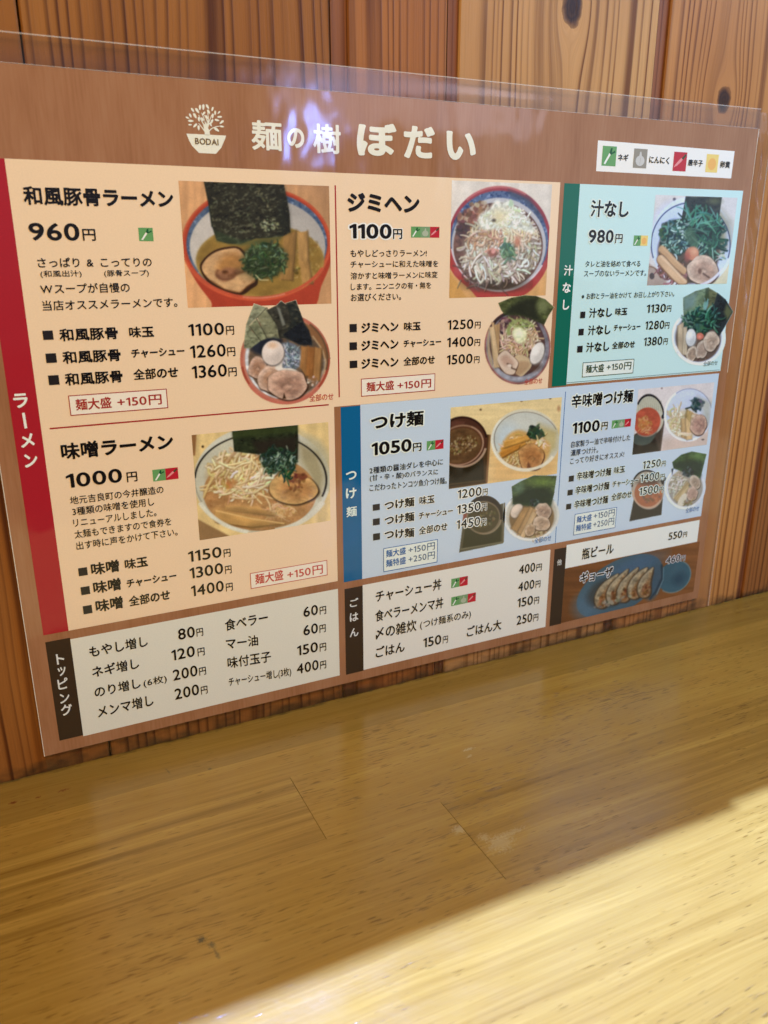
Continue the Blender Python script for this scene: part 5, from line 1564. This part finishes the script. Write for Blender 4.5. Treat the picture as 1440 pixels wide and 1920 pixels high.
p.dots(80, 260, 580, 90, 90, 16, [(206, 130, 66), (180, 110, 56), (220, 156, 90)], a=0.7)
p.strands(12, 220, 690, 90, 30, 90, 12, [(226, 170, 110), (200, 140, 80)], ang=-30, spread=20)
p.ring(290, 560, 180, 198, 12, (206, 150, 120), 30, a0=230, a1=20, soft=8, a=0.7)
p.ell(830, 470, 310, 345, (224, 224, 230), 10)
p.ell(835, 465, 290, 325, (204, 204, 216), 10)
p.poly([(950, 220), (1150, 300), (1120, 600), (1060, 640), (1000, 400)], (186, 178, 148), soft=90, a=0.8)
p.ring(840, 460, 300, 330, 8, (110, 108, 130), 10, a0=-10, a1=140, soft=8, a=0.8)
p.ring(830, 470, 305, 338, 22, (244, 242, 246), 10, a0=120, a1=290, soft=10)
p.ell(790, 590, 210, 190, (216, 192, 150), soft=60)
p.within(835, 470, 285, 318, 10)
p.strands(100, 680, 580, 110, 190, 120, 16, [(232, 214, 170), (214, 186, 132), (242, 230, 198)], curve=0.9, dark=(170, 138, 90))
p.strands(30, 850, 520, 80, 100, 90, 14, [(214, 190, 140), (180, 150, 100)], curve=0.9)
p.dots(60, 940, 340, 80, 80, 26, [(70, 84, 80), (50, 60, 60), (100, 112, 104)], a=0.85); p.line([(800, 390), (870, 370), (900, 410)], 22, (60, 70, 60))
p.bamboo([(735, 520), (790, 520), (800, 790), (740, 760)], (214, 172, 114))
p.bamboo([(790, 470), (840, 480), (880, 790), (800, 800)], (226, 184, 124))
p.bamboo([(810, 400), (870, 430), (850, 560), (800, 500)], (196, 160, 96))
p.pork(965, 600, 108, 138, (206, 164, 132), (180, 132, 108), (104, 70, 54), 8)
p.strands(8, 740, 720, 40, 20, 120, 16, [(236, 206, 166)], ang=5, spread=15, curve=0.2)
p.build(blue, 3)

# --- the same with everything on it
p = Pic(v, [(55, 1180), (540, 1180), (540, 1880), (55, 1880)], cut=BL); p.ground = BL
p.poly([(150, 1420), (520, 1320), (480, 1780), (60, 1865)], (64, 56, 48))
p.ell(300, 1450, 212, 258, (178, 160, 134), -8)
p.ring(300, 1450, 205, 250, 18, (46, 42, 40), -8, a0=20, a1=170, soft=8)
p.ell(310, 1500, 182, 190, (176, 104, 70), -20)
p.ell(320, 1340, 150, 50, (92, 76, 66), -6, soft=40, a=0.8)
p.dots(80, 350, 1520, 120, 110, 16, [(150, 100, 66), (126, 92, 70), (196, 120, 80), (110, 90, 76)], a=0.7)
p.ring(300, 1490, 190, 195, 20, (206, 160, 124), -20, a0=170, a1=330, soft=8)
p.ell(525, 1310, 14, 26, (46, 44, 44), 20)
p.build(blue, 4)
p = Pic(v, [(510, 940), (1085, 940), (1085, 1730), (510, 1730)], cut=BL); p.ground = BL
p.ell(790, 1420, 265, 290, (214, 210, 210), 12)
p.ring(790, 1420, 255, 278, 14, (240, 238, 240), 12, a0=120, a1=290, soft=8)
p.ell(795, 1425, 225, 245, (160, 148, 130), 12)
p.within(795, 1425, 225, 245, 12)
p.strands(70, 690, 1360, 90, 150, 120, 16, [(206, 192, 160), (186, 168, 132), (222, 212, 188)], curve=0.8, dark=(130, 112, 82))
p.nori([(620, 1090), (740, 990), (880, 950), (1070, 985), (1030, 1140), (990, 1300), (860, 1260), (640, 1170)], (66, 86, 50), (112, 134, 68), sx=18, amp=0.5, seed=2)
p.poly([(640, 1110), (900, 1060), (1030, 1100), (990, 1300), (840, 1220), (650, 1160)], (40, 52, 44), soft=60, a=0.8)
p.ell(950, 1010, 90, 40, (110, 136, 70), soft=70, a=0.7); p.poly([(610, 1180), (640, 1170), (620, 1260)], (40, 44, 50))
p.dots(40, 830, 1220, 70, 60, 16, [(50, 54, 56), (90, 96, 96), (40, 46, 46)], a=0.8)
p.pork(920, 1350, 70, 95, (206, 180, 150), (160, 130, 104), (86, 64, 48), -30)
p.bamboo([(640, 1560), (820, 1340), (850, 1380), (680, 1610)], (190, 160, 110))
p.bamboo([(680, 1600), (830, 1400), (850, 1430), (720, 1620)], (206, 176, 126))
p.pork(880, 1500, 75, 95, (206, 170, 140), (176, 136, 112), (100, 72, 56), 20, swirl=False)
p.blob([(720, 1560), (780, 1500), (810, 1520), (800, 1600), (760, 1670), (690, 1650)], (222, 202, 168))
p.strands(12, 830, 1620, 60, 30, 80, 14, [(120, 96, 60), (150, 124, 84)], curve=0.6)
p.ring(790, 1420, 245, 268, 22, (232, 228, 228), 12, a0=200, a1=300, soft=8)
p.build(blue, 4)

# --- fried dumplings on a blue plate
v = View(1030, 1020, 4.8)
p = Pic(v, [(136, 236), (1330, -36), (1310, 420), (100, 710)], bg=(128, 76, 36))
ALL = np.ones(len(p.X))
p.fade(ALL, lambda x, y: p.vnoise(300, 18, 2), 0.2)
p.fade(ALL, lambda x, y: np.clip(x / 1300, 0, 1), 0.15)
p.ell(625, 375, 430, 218, (72, 94, 98), -31)
p.ell(330, 560, 120, 110, (88, 112, 122), -31, soft=110, a=0.7)
p.ell(760, 200, 260, 70, (72, 98, 118), -22, soft=80, a=0.7)
p.ell(1120, 290, 160, 130, (60, 92, 98), -40)
p.ring(1115, 290, 162, 132, 8, (120, 136, 124), -40, a0=230, a1=60, soft=8, a=0.8)
p.ell(1160, 310, 60, 50, (40, 66, 78), -40, soft=60, a=0.7)
p.ell(930, 330, 76, 170, (66, 86, 94), 14, soft=30)
p.line([(1005, 190), (1010, 300), (950, 430), (900, 490)], 16, (40, 56, 64), soft=18)
p.line([(1022, 210), (1018, 320), (960, 450)], 7, (120, 150, 150), a=0.7)
p.ell(560, 420, 240, 130, (62, 62, 56), -22, soft=40, a=0.8)
for k, (a_, b_) in enumerate(((440, 455), (545, 420), (640, 400), (735, 372), (825, 360))):
    tx, ty = [(610, 262), (700, 220), (790, 205), (875, 205), (930, 205)][k]
    p.blob([(a_ - 46, b_ + 30), (a_ - 10, b_ - 60), (a_ + 60, b_ - 130), (tx, ty), (tx + 6, ty + 40), (a_ + 92, b_ - 20), (a_ + 88, b_ + 90), (a_ + 40, b_ + 130), (a_ - 30, b_ + 110)], (70, 52, 34), soft=14)
    m = p.blob([(a_ - 36, b_ + 26), (a_ - 4, b_ - 54), (a_ + 62, b_ - 122), (tx - 4, ty + 6), (tx - 8, ty + 46), (a_ + 76, b_ - 20), (a_ + 74, b_ + 80), (a_ + 30, b_ + 118), (a_ - 24, b_ + 100)], (158, 134, 96), soft=16)
    p.blob([(a_ + 20, b_ + 20), (a_ + 70, b_ - 60), (tx - 30, ty + 60), (a_ + 70, b_ + 10), (a_ + 66, b_ + 76), (a_ + 26, b_ + 110), (a_ - 8, b_ + 90)], (138, 86, 44), soft=34, a=0.9)
    p.grain(m, 26, 22, 0.3, seed=k); p.dots(12, a_ + 40, b_ + 50, 34, 56, 13, [(112, 62, 28), (160, 106, 58), (92, 54, 28)], a=0.6)
    p.line([(a_ - 30, b_ + 20), (a_ + 4, b_ - 54), (a_ + 62, b_ - 116), (tx - 4, ty + 8)], 9, (190, 172, 134), a=0.6, soft=14)
p.dots(22, 560, 515, 170, 30, 16, [(130, 120, 96), (96, 90, 76), (160, 146, 116)], a=0.7, rot=-16)
p.build(other, 2)
